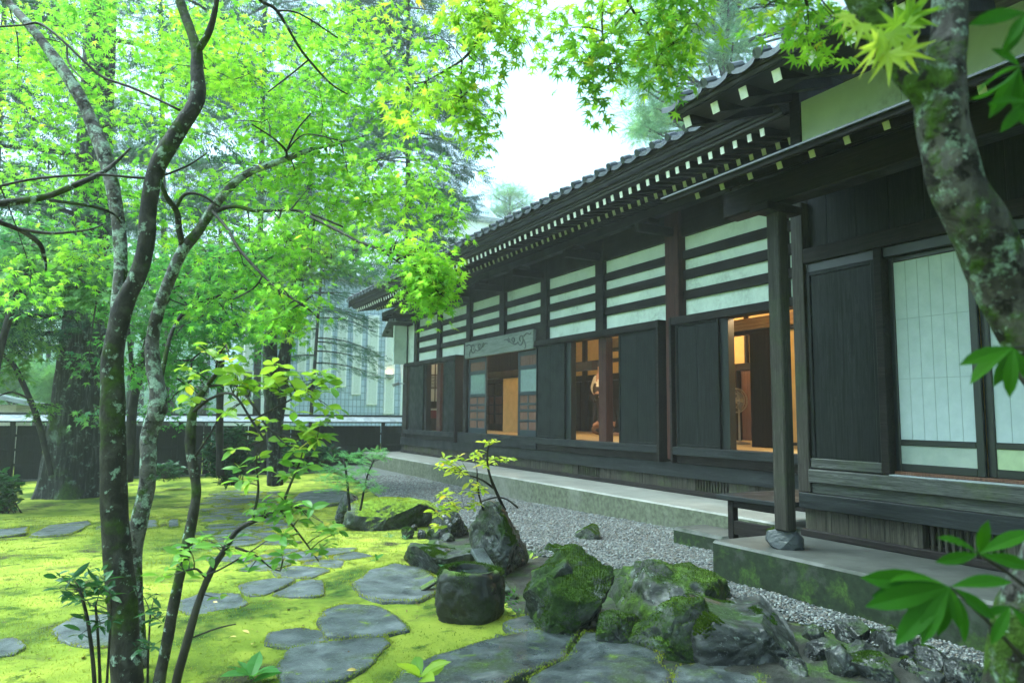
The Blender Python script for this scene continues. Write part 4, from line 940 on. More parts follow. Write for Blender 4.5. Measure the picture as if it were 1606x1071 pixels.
big = [np.array([ong(x, y)[:2] for x, y in P_]) for P_ in ([(498, 985), (505, 962), (535, 950), (600, 955), (636, 980), (643, 992), (600, 1001)], [(553, 917), (580, 896), (620, 885), (672, 898), (690, 928), (660, 947), (600, 949)])]
for i, p in enumerate(pts_):
    if not inside(p, PP) or pr.random() < .1: continue
    cell = [p+np.array(v)*.45 for v in ((-1, -1), (1, -1), (1, 1), (-1, 1))]
    for j_, q in enumerate(pts_):
        if j_ != i and np.hypot(*(q-p)) < 1.2:
            n_ = (q-p)/np.hypot(*(q-p)); cell = clip(cell, (p+q)/2-n_*pr.uniform(.012, .03), n_)
            if len(cell) < 3: break
    if len(cell) < 3 or any(inside(v, Q_) for v in cell for Q_ in big): continue
    px_ = []
    for v in cell:
        P3 = np.array([v[0], v[1], float(ground_z(v[0], v[1]))]); px_.append((803+F*(P3@r2)/(P3@fw), 535.5-F*(P3@u2)/(P3@fw)))
    o = flag('paving_stone', px_, 'small flat paving stone set flush in the mossy path', .02, None, 'paving stone', G2); np_ += 1
flag('flat_rock', [(590, 1115), (640, 1058), (735, 1024), (850, 998), (906, 1004), (884, 1046), (806, 1082), (760, 1120)], 'wide flat wet rock at the bottom of the view below the basin', .11, M_slab, 'rock')
flag('flat_rock', [(818, 1086), (892, 1048), (916, 1006), (985, 1010), (1036, 1042), (1062, 1092), (900, 1135)], 'flat wet rock at the bottom of the view below the steep mossy boulder', .13, M_slab, 'rock')
flag('flat_rock', [(790, 985), (830, 972), (880, 985), (935, 985), (900, 1000), (850, 1003), (800, 1000)], 'low mossy shelf of rock in front of the steep mossy boulder', .09, M_slab, 'rock')
flag('paving_slab', [(1040, 1080), (1060, 1050), (1120, 1042), (1180, 1046), (1200, 1080), (1120, 1110)], 'wet greenish paving slab at the bottom centre right', .04, M_slab, 'paving slab')
flag('paving_slab', [(1190, 1075), (1215, 1056), (1290, 1058), (1320, 1080), (1250, 1110)], 'wet greenish paving slab below the border stones', .04, M_slab, 'paving slab')
# ---------------- step bench by the post, low mossy step block
t = empty('step_bench', (5.6, 4.95, -1.09), 'low dark wooden step bench beside the canopy post', 'bench')
p = onz(1122, 774, -.78); x0, y1 = float(p[0]), float(p[1])
b = MB(); b.box(x0, 6.7, y1-.85, y1, -.825, -.78, .006); b.build('bench_top', M_blue, t)
for xx, yy in ((x0+.06, y1-.1), (6.58, y1-.1), (x0+.06, y1-.77), (6.58, y1-.77)): MB().box(xx, xx+.075, yy-.075, yy, -1.36 if xx < 5.9 else -1.09, -.825, .006).build('leg', M_beam, t)
b = MB(); b.box(x0+.07, x0+.125, y1-.70, y1-.17, -.9, -.825); b.box(x0+.07, x0+.125, y1-.70, y1-.17, -1.16, -1.03); b.box(x0+.13, 6.58, y1-.14, y1-.1, -.9, -.825); b.build('apron_rail', M_beam, t)
p = onz(1066, 848, -1.35); q = onz(1136, 868, -1.35)
b = MB(); b.box(float(q[0])-.02, float(q[0])+.45, float(q[1]), float(p[1]), -1.5, -1.19, .03); tag(b.build('stone_step', M_concm), 'low mossy block step on the gravel left of the bench', 'step')
# ---------------- board fence with tin coping
FY = 20.7
M_fence = wood('dark_fence_board', (.003, .004, .004), (.014, .016, .017), 'z', 9, .7, (), .5, .08)  # even near-black board tone for the whole fence
t = empty('board_fence', (0, FY, -1.7), 'dark board fence with grey tin coping across the back of the garden', 'fence')
b = MB(); x = -12.
while x < 9.5:
    w = R.uniform(.17, .2); gap = .016 if R.random() < .13 else .001; b.box(x, x+w-gap, FY, FY+.02, -1.62, -.36, .003); x += w
b.build('fence_board', M_fence, t)
for z in (-.62, -.95, -1.3): MB().box(-12, 9.5, FY-.05, FY-.003, z, z+.06).build('fence_rail', M_fence, t)
MB().box(-12, 9.5, FY-.04, FY+.04, -.28, -.16).build('fence_rail', M_fence, t)
x = -11.4
while x < 9.5: MB().box(x, x+.11, FY-.1, FY-.052, -1.75, -.16, .006).build('fence_post', M_fence, t); x += 1.8
b = MB(); b.prism([(-12, FY-.34, -.25), (-12, FY-.34, -.235), (-12, FY, -.075), (-12, FY+.3, -.235), (-12, FY+.3, -.25), (-12, FY, -.095)], (21.5, 0, 0)); b.build('coping', M_tin, t)
MB().box(-12, 9.5, FY-.06, FY+.06, -.085, -.045).build('coping_ridge', M_frame, t)
b = MB(); b.box(-12, 9.5, FY-.12, FY+.12, -1.95, -1.62, .03); b.build('footing', M_concm, t)

# ---------------- background buildings
MY = 36.
t = empty('modern_building', (2, MY, -1.5), 'pale grey tiled modern building with tall white window strips beyond the fence', 'building')
M_mtile = surf('hazed_blue_grey_tile', [(.35, (.16, .2, .23)), (.65, (.3, .35, .38))], (3, 3, 3), 3, 4, .5, .1)
mw = M_mtile.node_tree; bk = mw.nodes.new('ShaderNodeTexBrick'); bk.inputs['Scale'].default_value = 1; bk.inputs['Brick Width'].default_value = .2; bk.inputs['Row Height'].default_value = .34; bk.offset = 0
bk.inputs['Color1'].default_value = (.36, .47, .6, 1); bk.inputs['Color2'].default_value = (.52, .62, .74, 1); bk.inputs['Mortar'].default_value = (.2, .28, .36, 1); bk.inputs['Mortar Size'].default_value = .018  # blue-grey tile, its colours lightened to stand for haze
tcn = mw.nodes.new('ShaderNodeTexCoord'); mpn = mw.nodes.new('ShaderNodeMapping'); mpn.inputs['Rotation'].default_value = (math.radians(90), 0, 0)
mw.links.new(tcn.outputs['Object'], mpn.inputs[0]); mw.links.new(mpn.outputs[0], bk.inputs[0])
mw.links.new(bk.outputs[0], [n for n in mw.nodes if n.type == 'BSDF_PRINCIPLED'][0].inputs['Base Color'])
M_mwhite = surf('white_wall_panel', [(.3, (.82, .86, .88)), (.7, (.88, .91, .92))], (1, 1, 1), 2, 4, .6, 0)
pz = lambda x, y: ony(x, y, MY)
xl, xr = pz(372, 600)[0], pz(700, 600)[0]; zt = pz(500, 437)[2]
b = MB(); b.box(xl, xr+6, MY, MY+14, -3, zt, .05); b.build('wall', M_mtile, t)
b = MB(); b.box(xl-.2, xr+6.2, MY-.25, MY+14, zt, zt+.35, .05); b.build('roof_parapet', M_tin, t)
for (xa, xb, ya, yb) in ((603, 618, 502, 646), (576, 592, 498, 632), (553, 566, 500, 616), (529, 543, 496, 604), (507, 519, 494, 594), (487, 499, 492, 586), (629, 640, 505, 652), (468, 480, 490, 580)):
    p0, p1 = pz(xa, yb), pz(xb, ya)
    o = MB().box(p0[0]-.08, p1[0]+.08, MY-.12, MY-.001, p0[2]-.1, p1[2]+.1, .02).build('window_frame', M_mwhite, t)
    MB().box(p0[0], p1[0], MY-.14, MY-.119, p0[2], p1[2], .004).build('pane', plain('frosted_window', (.68, .74, .71), .4), o)
for (xa, xb, ya, yb) in ((346, 455, 585, 655), (380, 400, 470, 590), (412, 425, 470, 590), (440, 452, 480, 590)):
    p0, p1 = pz(xa, yb), pz(xb, ya)
    MB().box(p0[0], p1[0], MY-.3, MY-.001, p0[2]-1, p1[2], .03).build('white_panel', M_mwhite, t)
b = MB(); q0, q1 = ony(585, 350, 48), ony(800, 347, 48)
b.box(q0[0]-6, q1[0], 48, 62, -2, q1[2]-.4, .05); b.build('upper_block', M_mwhite, t)
b = MB(); b.box(q0[0]-6.2, q1[0]+.3, 47.6, 62, q1[2]-.4, q1[2], .05); b.build('roof_parapet', M_tin, t)
ap = ony(708, 268, 55); bs_ = [np.array([ony(620, 345, 49.)[0], 49, q1[2]]), np.array([q1[0]-.2, 49, q1[2]]), np.array([q1[0]-.2, 61, q1[2]]), np.array([ony(620, 345, 49.)[0], 61, q1[2]])]
b = MB(); gl = MB()
for i in range(4):
    a_, c_ = bs_[i], bs_[(i+1) % 4]; b.tube([a_, ap], [.09, .09], 5); b.tube([a_, c_], [.09, .09], 5)
    gl.add([a_, c_, ap], [(0, 1, 2)])
    for k in (.33, .66):
        b.tube([a_*(1-k)+ap*k, c_*(1-k)+ap*k], [.07, .07], 5); m_ = a_*(1-k)+c_*k; b.tube([m_, ap*.0+(m_*(1-.97)+ap*.97)], [.06, .06], 5)
b.build('skylight_frame', M_tin, t)
gm, gt, go = newmat('skylight_glass'); tb = N(gt, 'ShaderNodeBsdfTransparent'); tb.inputs[0].default_value = (.85, .92, .93, 1); gb_ = N(gt, 'ShaderNodeBsdfGlossy'); gb_.inputs['Roughness'].default_value = .05
ms = N(gt, 'ShaderNodeMixShader'); ms.inputs[0].default_value = .25; gt.links.new(tb.outputs[0], ms.inputs[1]); gt.links.new(gb_.outputs[0], ms.inputs[2]); gt.links.new(ms.outputs[0], go.inputs[0])
gl.build('skylight_glass', gm, t)
pl_ = pz(609, 590)
tw = empty('wall_lamp', (pl_[0], MY-.25, pl_[2]), 'small lit uplight on the white strip of the modern building', 'lamp')
b = MB(); b.lathe((pl_[0], MY-.25, pl_[2]-.2), [(.01, 0), (.2, .12), (.24, .3), (.2, .3), (.01, .12)], 12); b.build('lamp_bowl', M_tin, tw)
b = MB(); b.lathe((pl_[0], MY-.25, pl_[2]+.05), [(.01, 0), (.12, .08), (.01, .25)], 10); b.build('bulb', plain('lit_bulb', (1, .7, .4), .5, emit=(1, .7, .35), es=4), tw)
sp0, sp1 = ony(-40, 664, 27.), ony(27, 632, 27.)
t = empty('storage_shed', (sp0[0], 27, -1.7), 'small beige shed with a grey roof beyond the fence at the left', 'shed')
b = MB(); b.box(sp0[0]-3, sp1[0], 27, 31, -2, sp1[2]-.05, .03); b.build('wall', plain('beige_siding', (.5, .46, .38), .7), t)
b = MB(); b.prism([(sp0[0]-3.3, 26.6, sp1[2]+1.0), (sp0[0]-3.3, 26.6, sp1[2]+1.12), (sp1[0]+.45, 26.6, sp1[2]+.02), (sp1[0]+.45, 26.6, sp1[2]-.1)], (0, 5, 0)); b.build('roof', M_tin, t)

# ------------------------------------------------------------------ foliage
def T_maple(l=7, wid=.30):
    ang = {7: [0, 40, 80, 125], 5: [0, 55, 110]}[l]; ln = {7: [1., .92, .7, .4], 5: [1., .85, .5]}[l]
    A = []
    lobes = [(-a, q) for a, q in zip(ang[::-1], ln[::-1])][:-1]+list(zip(ang, ln))
    pts = []
    for i, (a, q) in enumerate(lobes):
        pts.append((a, q))
        if i < len(lobes)-1: pts.append(((a+lobes[i+1][0])/2, wid))
    pts.append((180, .12))
    v = [(0, 0, 0)]+[(math.sin(math.radians(a))*q, math.cos(math.radians(a))*q, -.28*q*q) for a, q in pts]
    n = len(pts); f = [(0, 1+(i+1) % n, 1+i) for i in range(n)]
    return np.array(v), np.array(f)
def T_oval(w=.42, fold=.12, n=3, obov=0.):
    v = [(0, 0, 0)]; f = []
    for i in range(1, n+1):
        y = i/(n+1); ww = w*math.sin(math.pi*min(1, (y**(1+obov)))) ** .8/1.0*.5
        v += [(-ww, y, fold*ww*2-.25*y*y), (0, y, -.25*y*y), (ww, y, fold*ww*2-.25*y*y)]
    v.append((0, 1, -.25))
    f += [(0, 2, 1), (0, 3, 2)]
    for i in range(n-1):
        a = 1+3*i; b = a+3
        f += [(a, a+1, b+1), (a, b+1, b), (a+1, a+2, b+2), (a+1, b+2, b+1)]
    a = 1+3*(n-1); e = len(v)-1
    f += [(a, a+1, e), (a+1, a+2, e)]
    return np.array(v), np.array(f)
def T_frond(k=6, w=.34, thick=.055):
    v = []; f = []
    for i in range(k):
        y = i/k; L = w*(1-.75*y)*(1 if i else .7)
        for s in (-1, 1):
            b = len(v); v += [(0, y, 0), (0, y+thick*1.3, 0), (s*L, y+L*.75+.02, -.06-.1*y)]; f.append((b, b+1, b+2) if s > 0 else (b, b+2, b+1))
    b = len(v); v += [(-.02, 0, 0), (.02, 0, 0), (0, 1, -.12)]; f.append((b, b+1, b+2))
    return np.array(v), np.array(f)
T7, T5, TO, TOB, TFR = T_maple(7), T_maple(5, .34), T_oval(.42), T_oval(.5, .1, 3, .35), T_frond()
TLONG = T_oval(.3, .1)
def clump_leaf():
    return np.array([(0, 0, 0), (.3, .45, .05), (0, 1, -.1), (-.3, .45, .05)]), np.array([(0, 1, 2), (0, 2, 3)])
TQ = clump_leaf()
def leaves(name, pos, tip, nrm, size, tmpl, mat, parent, twigs=None, twmat=None):
    T, f = tmpl; n = len(pos)
    tip = tip/(np.linalg.norm(tip, axis=1, keepdims=True)+1e-9)
    sx = np.cross(tip, nrm); sx /= np.linalg.norm(sx, axis=1, keepdims=True)+1e-9; nz = np.cross(sx, tip)
    P = pos[:, None, :]+size[:, None, None]*(T[None, :, 0:1]*sx[:, None, :]+T[None, :, 1:2]*tip[:, None, :]+T[None, :, 2:3]*nz[:, None, :])
    k = len(T); Fa = (f[None]+k*np.arange(n)[:, None, None]).reshape(-1, 3); V = P.reshape(-1, 3)
    if twigs is not None and len(twigs.v):
        b = len(V); V = np.concatenate([V, np.array(twigs.v)]); tris = []
        for q in twigs.f:
            for i in range(1, len(q)-1): tris.append((q[0]+b, q[i]+b, q[i+1]+b))
        mi = np.concatenate([np.zeros(len(Fa), int), np.ones(len(tris), int)]); Fa = np.concatenate([Fa, np.array(tris)])
        return raw(name, V, Fa, [mat, twmat], parent, mi, False)
    return raw(name, V, Fa, mat, parent, None, False)
class Lf:
    """collects leaves"""
    def __init__(s): s.p = []; s.t = []; s.n = []; s.s = []
    def add(s, p, t, n, z): s.p.append(p); s.t.append(t); s.n.append(n); s.s.append(z)
    def get(s): return np.concatenate(s.p), np.concatenate(s.t), np.concatenate(s.n), np.concatenate(s.s)
def spray(L, rg, c, rad, n, size, droop=.35, tilt=.55, down=.35, flat=.06):
    r = rad*np.sqrt(rg.random(n)); a = rg.uniform(0, 2*math.pi, n)
    ax = rg.normal(size=2)*.22
    dx, dy = r*np.cos(a), r*np.sin(a)
    p = np.stack([c[0]+dx, c[1]+dy, c[2]+dx*ax[0]+dy*ax[1]-droop*r*r/rad+rg.normal(size=n)*flat], -1)
    t = np.stack([np.cos(a), np.sin(a), np.full(n, -down)], -1)+rg.normal(size=(n, 3))*.45
    nn = np.stack([np.zeros(n), np.zeros(n), np.ones(n)], -1)+rg.normal(size=(n, 3))*tilt
    L.add(p, t, nn, size*rg.uniform(.65, 1.2, n))
def near_pt(nodes, c): 
    d = np.linalg.norm(nodes-np.array(c), axis=1); return nodes[int(np.argmin(d))]
def twig(b, p, c, r0=.006, sag=.15, rg=None, n=5, sides=4):
    p, c = np.array(p), np.array(c); L = np.linalg.norm(c-p); m = (p+c)/2+np.array([0, 0, sag*L*.4])+(rg.normal(size=3)*.06*L if rg is not None else 0)
    pts = [(1-t)**2*p+2*t*(1-t)*m+t*t*c for t in np.linspace(0, 1, n)]
    b.tube(pts, list(np.linspace(r0, r0*.35, n)), sides, cap=False)
def crown_px(name, parent, ells, nodes, mat, twm, tmpl, seed, tw_r=.005, maxd=2.5):
    """ells rows (px,py,rx,ry,depth,ddepth,nsprays,spray radius,leaves per spray,leaf size)"""
    rg = np.random.default_rng(seed); L = Lf(); tw = MB(); nd = np.array(nodes) if nodes is not None else None; extra = []
    todo = []
    for (px, py, rx, ry, d, dd, ns, rad, nl, sz) in ells:
        for _ in range(ns):
            r = math.sqrt(rg.random()); a = rg.uniform(0, 6.283)
            c = at(px+rx*r*math.cos(a), py+ry*r*math.sin(a), d+dd*rg.uniform(-1, 1))
            k = rg.uniform(.65, 1.25); spray(L, rg, c, rad*k, max(3, int(nl*k*k)), sz); todo.append((c, rad))
    if nd is not None:                                       # grow twigs outwards, each from the nearest wood already there
        wood_ = nd.copy(); lv = np.zeros(len(wood_)); cs_ = np.array([q[0] for q in todo]); left = list(range(len(todo)))
        dist = np.linalg.norm(cs_[:, None]-wood_[None], axis=2); best = dist.argmin(1); bd = dist.min(1)
        while left:
            j = min(left, key=lambda q: bd[q]); left.remove(j); c, rad = todo[j]; q = wood_[best[j]]; l_ = lv[best[j]]
            if bd[j] > maxd: continue
            twig(tw, q, c, max(tw_r*.5, tw_r*1.3-.0008*l_), .12, rg)
            for _k in range(3):
                e = c+np.array([rg.normal()*rad*.6, rg.normal()*rad*.6, -.05]); twig(tw, c+(q-c)*.08, e, tw_r*.4, .1, rg, 3, 3)
            b0 = len(wood_); mids = np.array([q*(1-t_)+c*t_ for t_ in (.5, 1.)]); wood_ = np.concatenate([wood_, mids]); lv = np.concatenate([lv, [l_+1, l_+1]])
            for m_i, m_ in enumerate(mids):
                dn = np.linalg.norm(cs_-m_, axis=1)+.05; up = dn < bd; bd = np.where(up, dn, bd); best = np.where(up, b0+m_i, best)
    return leaves(name, *L.get(), tmpl, mat, parent, tw, twm)

# ---- the twin maple in the left foreground
mt = empty('maple_tree', ong(200, 1090), 'mossy multi stemmed maple in the left foreground with bright green leaves', 'tree')
nodes = []
def limb(pts, name, mat, parent, n=12, rough=.12, seed=0, sub=5):
    P, Rr = smoothpath(pts, sub); b = MB(); b.tube(P, Rr, n, 0, rough, seed); o = b.build(name, mat, parent, True); nodes.extend(P); return o
limb([(210, 1180, 3.72, 60), (203, 1100, 3.76, 48), (196, 1000, 3.8, 44), (188, 900, 3.82, 43), (181, 830, 3.84, 39), (178, 740, 3.86, 38), (177, 650, 3.88, 37), (177, 560, 3.9, 33), (187, 505, 3.92, 31), (199, 465, 3.94, 28), (215, 434, 3.96, 26), (229, 385, 3.98, 25), (233, 330, 4.0, 25), (246, 265, 4.02, 26), (274, 215, 4.05, 25), (302, 170, 4.08, 24), (311, 145, 4.1, 23), (309, 110, 4.12, 19), (308, 78, 4.14, 17), (296, 40, 4.2, 15), (282, 0, 4.25, 14), (262, -90, 4.4, 10), (240, -200, 4.6, 5)], 'trunk', M_bark, mt, 18)
limb([(180, 560, 3.92, 18), (184, 480, 3.97, 20), (189, 420, 4.02, 20), (187, 365, 4.06, 21), (178, 300, 4.1, 21), (164, 242, 4.14, 23), (149, 205, 4.18, 21), (124, 150, 4.22, 19), (95, 105, 4.26, 18), (62, 60, 4.3, 15), (35, 28, 4.35, 13), (5, -3, 4.4, 11), (-60, -60, 4.5, 7)], 'limb', M_barkl, mt)
limb([(308, 82, 4.14, 12), (322, 62, 4.1, 11), (332, 38, 4.08, 10), (340, 0, 4.05, 8), (345, -60, 4.0, 6)], 'limb', M_bark, mt)
limb([(226, 1100, 4.0, 16), (220, 1000, 4.05, 18), (214, 930, 4.1, 18), (213, 860, 4.14, 22), (221, 805, 4.16, 26), (230, 765, 4.18, 26), (233, 715, 4.2, 25), (233, 685, 4.22, 26), (246, 645, 4.24, 27), (248, 615, 4.26, 25), (240, 570, 4.28, 22), (239, 535, 4.3, 21), (249, 485, 4.32, 19), (268, 434, 4.35, 18), (287, 392, 4.38, 17), (311, 363, 4.4, 15), (332, 330, 4.42, 14), (354, 302, 4.44, 13), (377, 279, 4.46, 12), (403, 266, 4.48, 11), (447, 250, 4.5, 9), (487, 235, 4.55, 7), (525, 226, 4.6, 5), (570, 214, 4.7, 3)], 'trunk', M_barkl, mt, 14)
for pts, w_ in [
    ([(288, 392, 4.38, 10), (281, 360, 4.34, 10), (277, 332, 4.3, 9), (262, 310, 4.25, 7), (252, 285, 4.2, 5)], 0),
    ([(328, 338, 4.42, 8), (350, 327, 4.4, 7), (372, 324, 4.35, 6), (403, 331, 4.3, 6), (470, 331, 4.2, 4), (538, 356, 4.1, 3)], 0),
    ([(277, 325, 4.3, 5), (290, 305, 4.3, 5), (315, 306, 4.3, 4), (345, 325, 4.3, 3)], 0),
    ([(-40, 320, 3.5, 15), (0, 319, 3.6, 13), (70, 309, 3.7, 11), (128, 286, 3.8, 9), (158, 272, 3.95, 8), (178, 258, 4.05, 6), (205, 232, 4.1, 3)], 0),
    ([(77, 314, 3.7, 6), (145, 324, 3.8, 5), (178, 336, 3.9, 4), (190, 350, 3.95, 3)], 0),
    ([(0, 292, 3.8, 4), (60, 280, 3.85, 4), (151, 274, 3.9, 4), (235, 279, 4., 4), (290, 262, 4.1, 3), (325, 240, 4.2, 2)], 0),
    ([(-30, 340, 3.4, 9), (25, 358, 3.5, 8), (60, 380, 3.55, 7), (70, 405, 3.6, 6), (72, 425, 3.6, 3)], 0),
    ([(25, 358, 3.5, 6), (80, 366, 3.55, 5), (140, 360, 3.6, 3), (165, 350, 3.65, 2)], 0),
    ([(-10, 43, 4.2, 3), (34, 40, 4.25, 3), (60, 37, 4.3, 4), (87, 54, 4.25, 4), (134, 98, 4.2, 4), (161, 121, 4.2, 4), (215, 141, 4.15, 4), (282, 173, 4.1, 4)], 0),
    ([(105, 72, 4.25, 3), (108, 100, 4.2, 3), (135, 130, 4.1, 2)], 0),
    ([(380, -40, 3.9, 6), (407, 0, 3.95, 5), (434, 17, 4., 5), (467, 71, 4.05, 4), (484, 94, 4.1, 4), (518, 131, 4.15, 3), (545, 148, 4.2, 2)], 0),
    ([(434, 17, 4., 4), (470, 22, 4., 3), (530, 60, 4.1, 2)], 0), ([(484, 94, 4.1, 3), (455, 118, 4.1, 3), (420, 145, 4.1, 2)], 0),
    ([(447, 250, 4.5, 4), (449, 238, 4.45, 4), (430, 218, 4.4, 3), (395, 195, 4.3, 2)], 0), ([(449, 238, 4.45, 3), (465, 205, 4.4, 3), (488, 178, 4.4, 2)], 0), ([(449, 238, 4.45, 3), (478, 211, 4.4, 2), (530, 220, 4.3, 2)], 0),
    ([(332, 330, 4.42, 5), (356, 358, 4.2, 5), (373, 388, 4.0, 5), (403, 422, 3.9, 5), (435, 452, 3.8, 4), (480, 482, 3.7, 3), (500, 500, 3.7, 2)], 0), ([(412, 432, 3.9, 3), (398, 452, 3.9, 3), (365, 470, 3.9, 2)], 0),
    ([(248, 615, 4.3, 8), (270, 520, 4.6, 6), (300, 482, 4.8, 6), (352, 462, 5., 5), (400, 450, 5.2, 3)], 0),
    ([(470, 331, 4.2, 5), (540, 367, 3.8, 5), (560, 378, 3.7, 5), (591, 389, 3.6, 5), (632, 404, 3.5, 5), (656, 421, 3.45, 4), (673, 440, 3.4, 3), (690, 462, 3.4, 2)], 0),
    ([(632, 404, 3.5, 4), (655, 402, 3.5, 3), (700, 440, 3.45, 2)], 0),
    ([(560, 378, 3.7, 3), (600, 395, 3.6, 3), (650, 430, 3.5, 2)], 0)]:
    limb(pts, 'branch', M_bark if pts[0][3] > 5 else M_barkd, mt, 7, .15, 3)
fnodes = list(nodes)
ells = [(90, 50, 130, 90, 5.25, 0.8, 34, 0.2, 41, 0.044), (220, 90, 120, 110, 5.15, 0.8, 37, 0.2, 41, 0.044), (400, 70, 130, 90, 5.05, 0.8, 40, 0.2, 41, 0.044), (560, 60, 90, 70, 4.95, 0.5, 22, 0.2, 39, 0.044),
        (160, 210, 150, 80, 5.45, 0.7, 15, 0.2, 39, 0.044), (390, 190, 150, 90, 5.25, 0.7, 34, 0.22, 41, 0.044), (520, 190, 120, 80, 5.05, 0.5, 29, 0.22, 41, 0.044), (610, 130, 60, 70, 4.85, 0.4, 12, 0.2, 39, 0.043),
        (470, 300, 160, 60, 4.85, 0.5, 29, 0.22, 41, 0.044), (620, 285, 75, 45, 4.3, 0.4, 24, 0.15, 30, 0.04), (700, 325, 36, 20, 3.8, 0.3, 7, 0.1, 22, 0.038), (300, 300, 150, 50, 5.25, 0.5, 13, 0.2, 39, 0.044),
        (60, 120, 80, 60, 5.45, 0.5, 13, 0.2, 39, 0.044), (430, 400, 70, 60, 4.2, 0.3, 24, 0.14, 30, 0.04), (450, 475, 50, 30, 3.75, 0.2, 14, 0.12, 28, 0.04), (350, 470, 50, 60, 4.3, 0.3, 5, 0.16, 30, 0.042),
        (640, 390, 36, 12, 3.55, 0.15, 7, 0.08, 22, 0.038), (684, 440, 26, 30, 3.42, 0.1, 22, 0.08, 26, 0.037), (650, 432, 26, 24, 3.48, 0.1, 14, 0.08, 24, 0.037), (600, 380, 40, 8, 3.6, 0.1, 5, 0.07, 16, 0.036), (20, 420, 45, 40, 4.3, 0.3, 4, 0.18, 30, 0.044), (130, 300, 90, 50, 5.15, 0.4, 10, 0.2, 37, 0.044), (60, 230, 70, 60, 5.35, 0.4, 9, 0.2, 37, 0.044), (160, 390, 60, 40, 4.95, 0.3, 6, 0.18, 34, 0.044), (290, 380, 60, 60, 5.15, 0.3, 6, 0.18, 34, 0.044)]
crown_px('crown', mt, ells, fnodes, M_gleaf, M_barkd, T7, 11, .004, 2.)
# ---- maple boughs reaching in from above and the maple at the right
rt = empty('maple_tree', (1.9, .7, -1.4), 'lichen covered forked maple trunk crossing the right foreground', 'tree')
nodes = []
limb([(1560, 1900, 1.62, 110), (1570, 1300, 1.62, 100), (1592, 1071, 1.62, 88), (1612, 960, 1.62, 88), (1665, 850, 1.62, 88), (1700, 740, 1.62, 88), (1690, 650, 1.62, 88), (1632, 555, 1.61, 86), (1582, 465, 1.6, 84), (1537, 360, 1.6, 82), (1507, 300, 1.6, 78), (1489, 235, 1.6, 75), (1476, 170, 1.6, 76), (1480, 110, 1.61, 64), (1488, 60, 1.63, 54), (1490, 0, 1.65, 52), (1490, -200, 1.7, 44), (1470, -500, 1.8, 20)], 'trunk', M_barkr, rt, 30, .14, 5)
limb([(1478, 190, 1.6, 46), (1452, 140, 1.6, 58), (1418, 98, 1.61, 54), (1385, 50, 1.62, 50), (1352, 0, 1.64, 46), (1300, -90, 1.7, 38), (1200, -220, 1.9, 28), (1020, -330, 2.4, 22), (800, -330, 3.0, 16)], 'limb', M_barkr, rt, 22, .14, 6)
limb([(1200, -220, 1.9, 14), (1090, -150, 2.3, 10), (1000, -90, 2.6, 8), (980, -20, 2.8, 5), (1000, 30, 2.9, 4), (1025, 62, 3., 2)], 'branch', M_barkd, rt, 6)
limb([(1020, -330, 2.4, 12), (960, -120, 2.8, 6), (945, 0, 3., 4), (945, 57, 3., 3)], 'branch', M_barkd, rt, 6)
limb([(800, -330, 3., 12), (800, -90, 3.1, 8), (782, -5, 3.2, 5), (770, 17, 3.2, 5), (763, 40, 3.2, 5), (745, 71, 3.2, 4), (725, 94, 3.2, 4), (698, 111, 3.2, 3), (668, 128, 3.2, 2)], 'branch', M_barkd, rt, 6)
limb([(725, 94, 3.2, 3), (722, 135, 3.2, 3), (727, 160, 3.2, 2)], 'branch', M_barkd, rt, 5)
limb([(1352, 0, 1.64, 14), (1320, -30, 1.9, 8), (1270, -10, 2.2, 5), (1230, 10, 2.4, 3)], 'branch', M_barkd, rt, 6)
ells = [(740, 25, 40, 45, 3.2, .15, 8, .1, 20, .046), (700, 60, 22, 22, 3.2, .1, 3, .09, 16, .046), (660, 150, 55, 30, 3.25, .2, 9, .11, 20, .046), (730, 130, 36, 50, 3.2, .15, 8, .1, 20, .046), (745, 195, 32, 26, 3.2, .1, 5, .09, 18, .046), (790, 50, 46, 36, 3.1, .2, 7, .1, 20, .046),
        (850, 22, 70, 32, 3.1, .25, 7, .11, 20, .046), (930, 36, 56, 44, 3., .25, 8, .11, 20, .046), (935, 110, 34, 50, 3., .1, 7, .09, 18, .046), (930, 160, 14, 18, 3., .05, 2, .07, 12, .046), (900, 70, 40, 40, 3., .15, 5, .1, 18, .046),
        (1000, 54, 60, 40, 2.9, .2, 8, .1, 20, .045), (1060, 30, 40, 40, 2.8, .2, 8, .1, 20, .045), (1050, 100, 30, 25, 2.9, .1, 5, .08, 18, .045), (1000, 105, 30, 20, 2.95, .1, 3, .08, 16, .045),
        (1230, 5, 60, 18, 2.4, .15, 8, .09, 20, .042), (1268, 45, 20, 22, 2.3, .1, 3, .06, 14, .042), (1310, 20, 30, 20, 2.2, .1, 3, .07, 14, .042),
        (860, -14, 260, 12, 3.0, .3, 7, .12, 20, .042)]
crown_px('crown', rt, ells, nodes, leafmat('sky_lit_maple_leaf', (.12, .32, .04), (.28, .49, .06), (.48, .46, .06), .72, .45, (1.8, 1.5, .8)), M_barkd, T7, 12, .003, 1.2)  # brighter copy of the maple leaf, backlight put into its colour
L = Lf(); rg = np.random.default_rng(15); tw = MB(); nd_ = np.array(nodes)      # unseen rest of this crown, added over the viewer to shade the foreground
for _ in range(640):
    c = np.array([rg.uniform(-4.5, 4.4), rg.uniform(-3, 2.6), rg.uniform(3.3, 5.6)])
    if rg.random() < .5: c[0] = rg.uniform(1.4, 4.2)
    e_ = c@r2/F*0; dpt = c@fw
    if dpt > .3 and 535.5-F*(c@u2)/dpt > -140: continue
    spray(L, rg, c, rg.uniform(.3, .5), 40, .075)
    twig(tw, near_pt(nd_, c), c, .006, .2, rg)
leaves('crown', *L.get(), T5, M_gleaf2, rt, tw, M_barkd)
L = Lf(); rg = np.random.default_rng(5)                    # single big leaves close to the lens
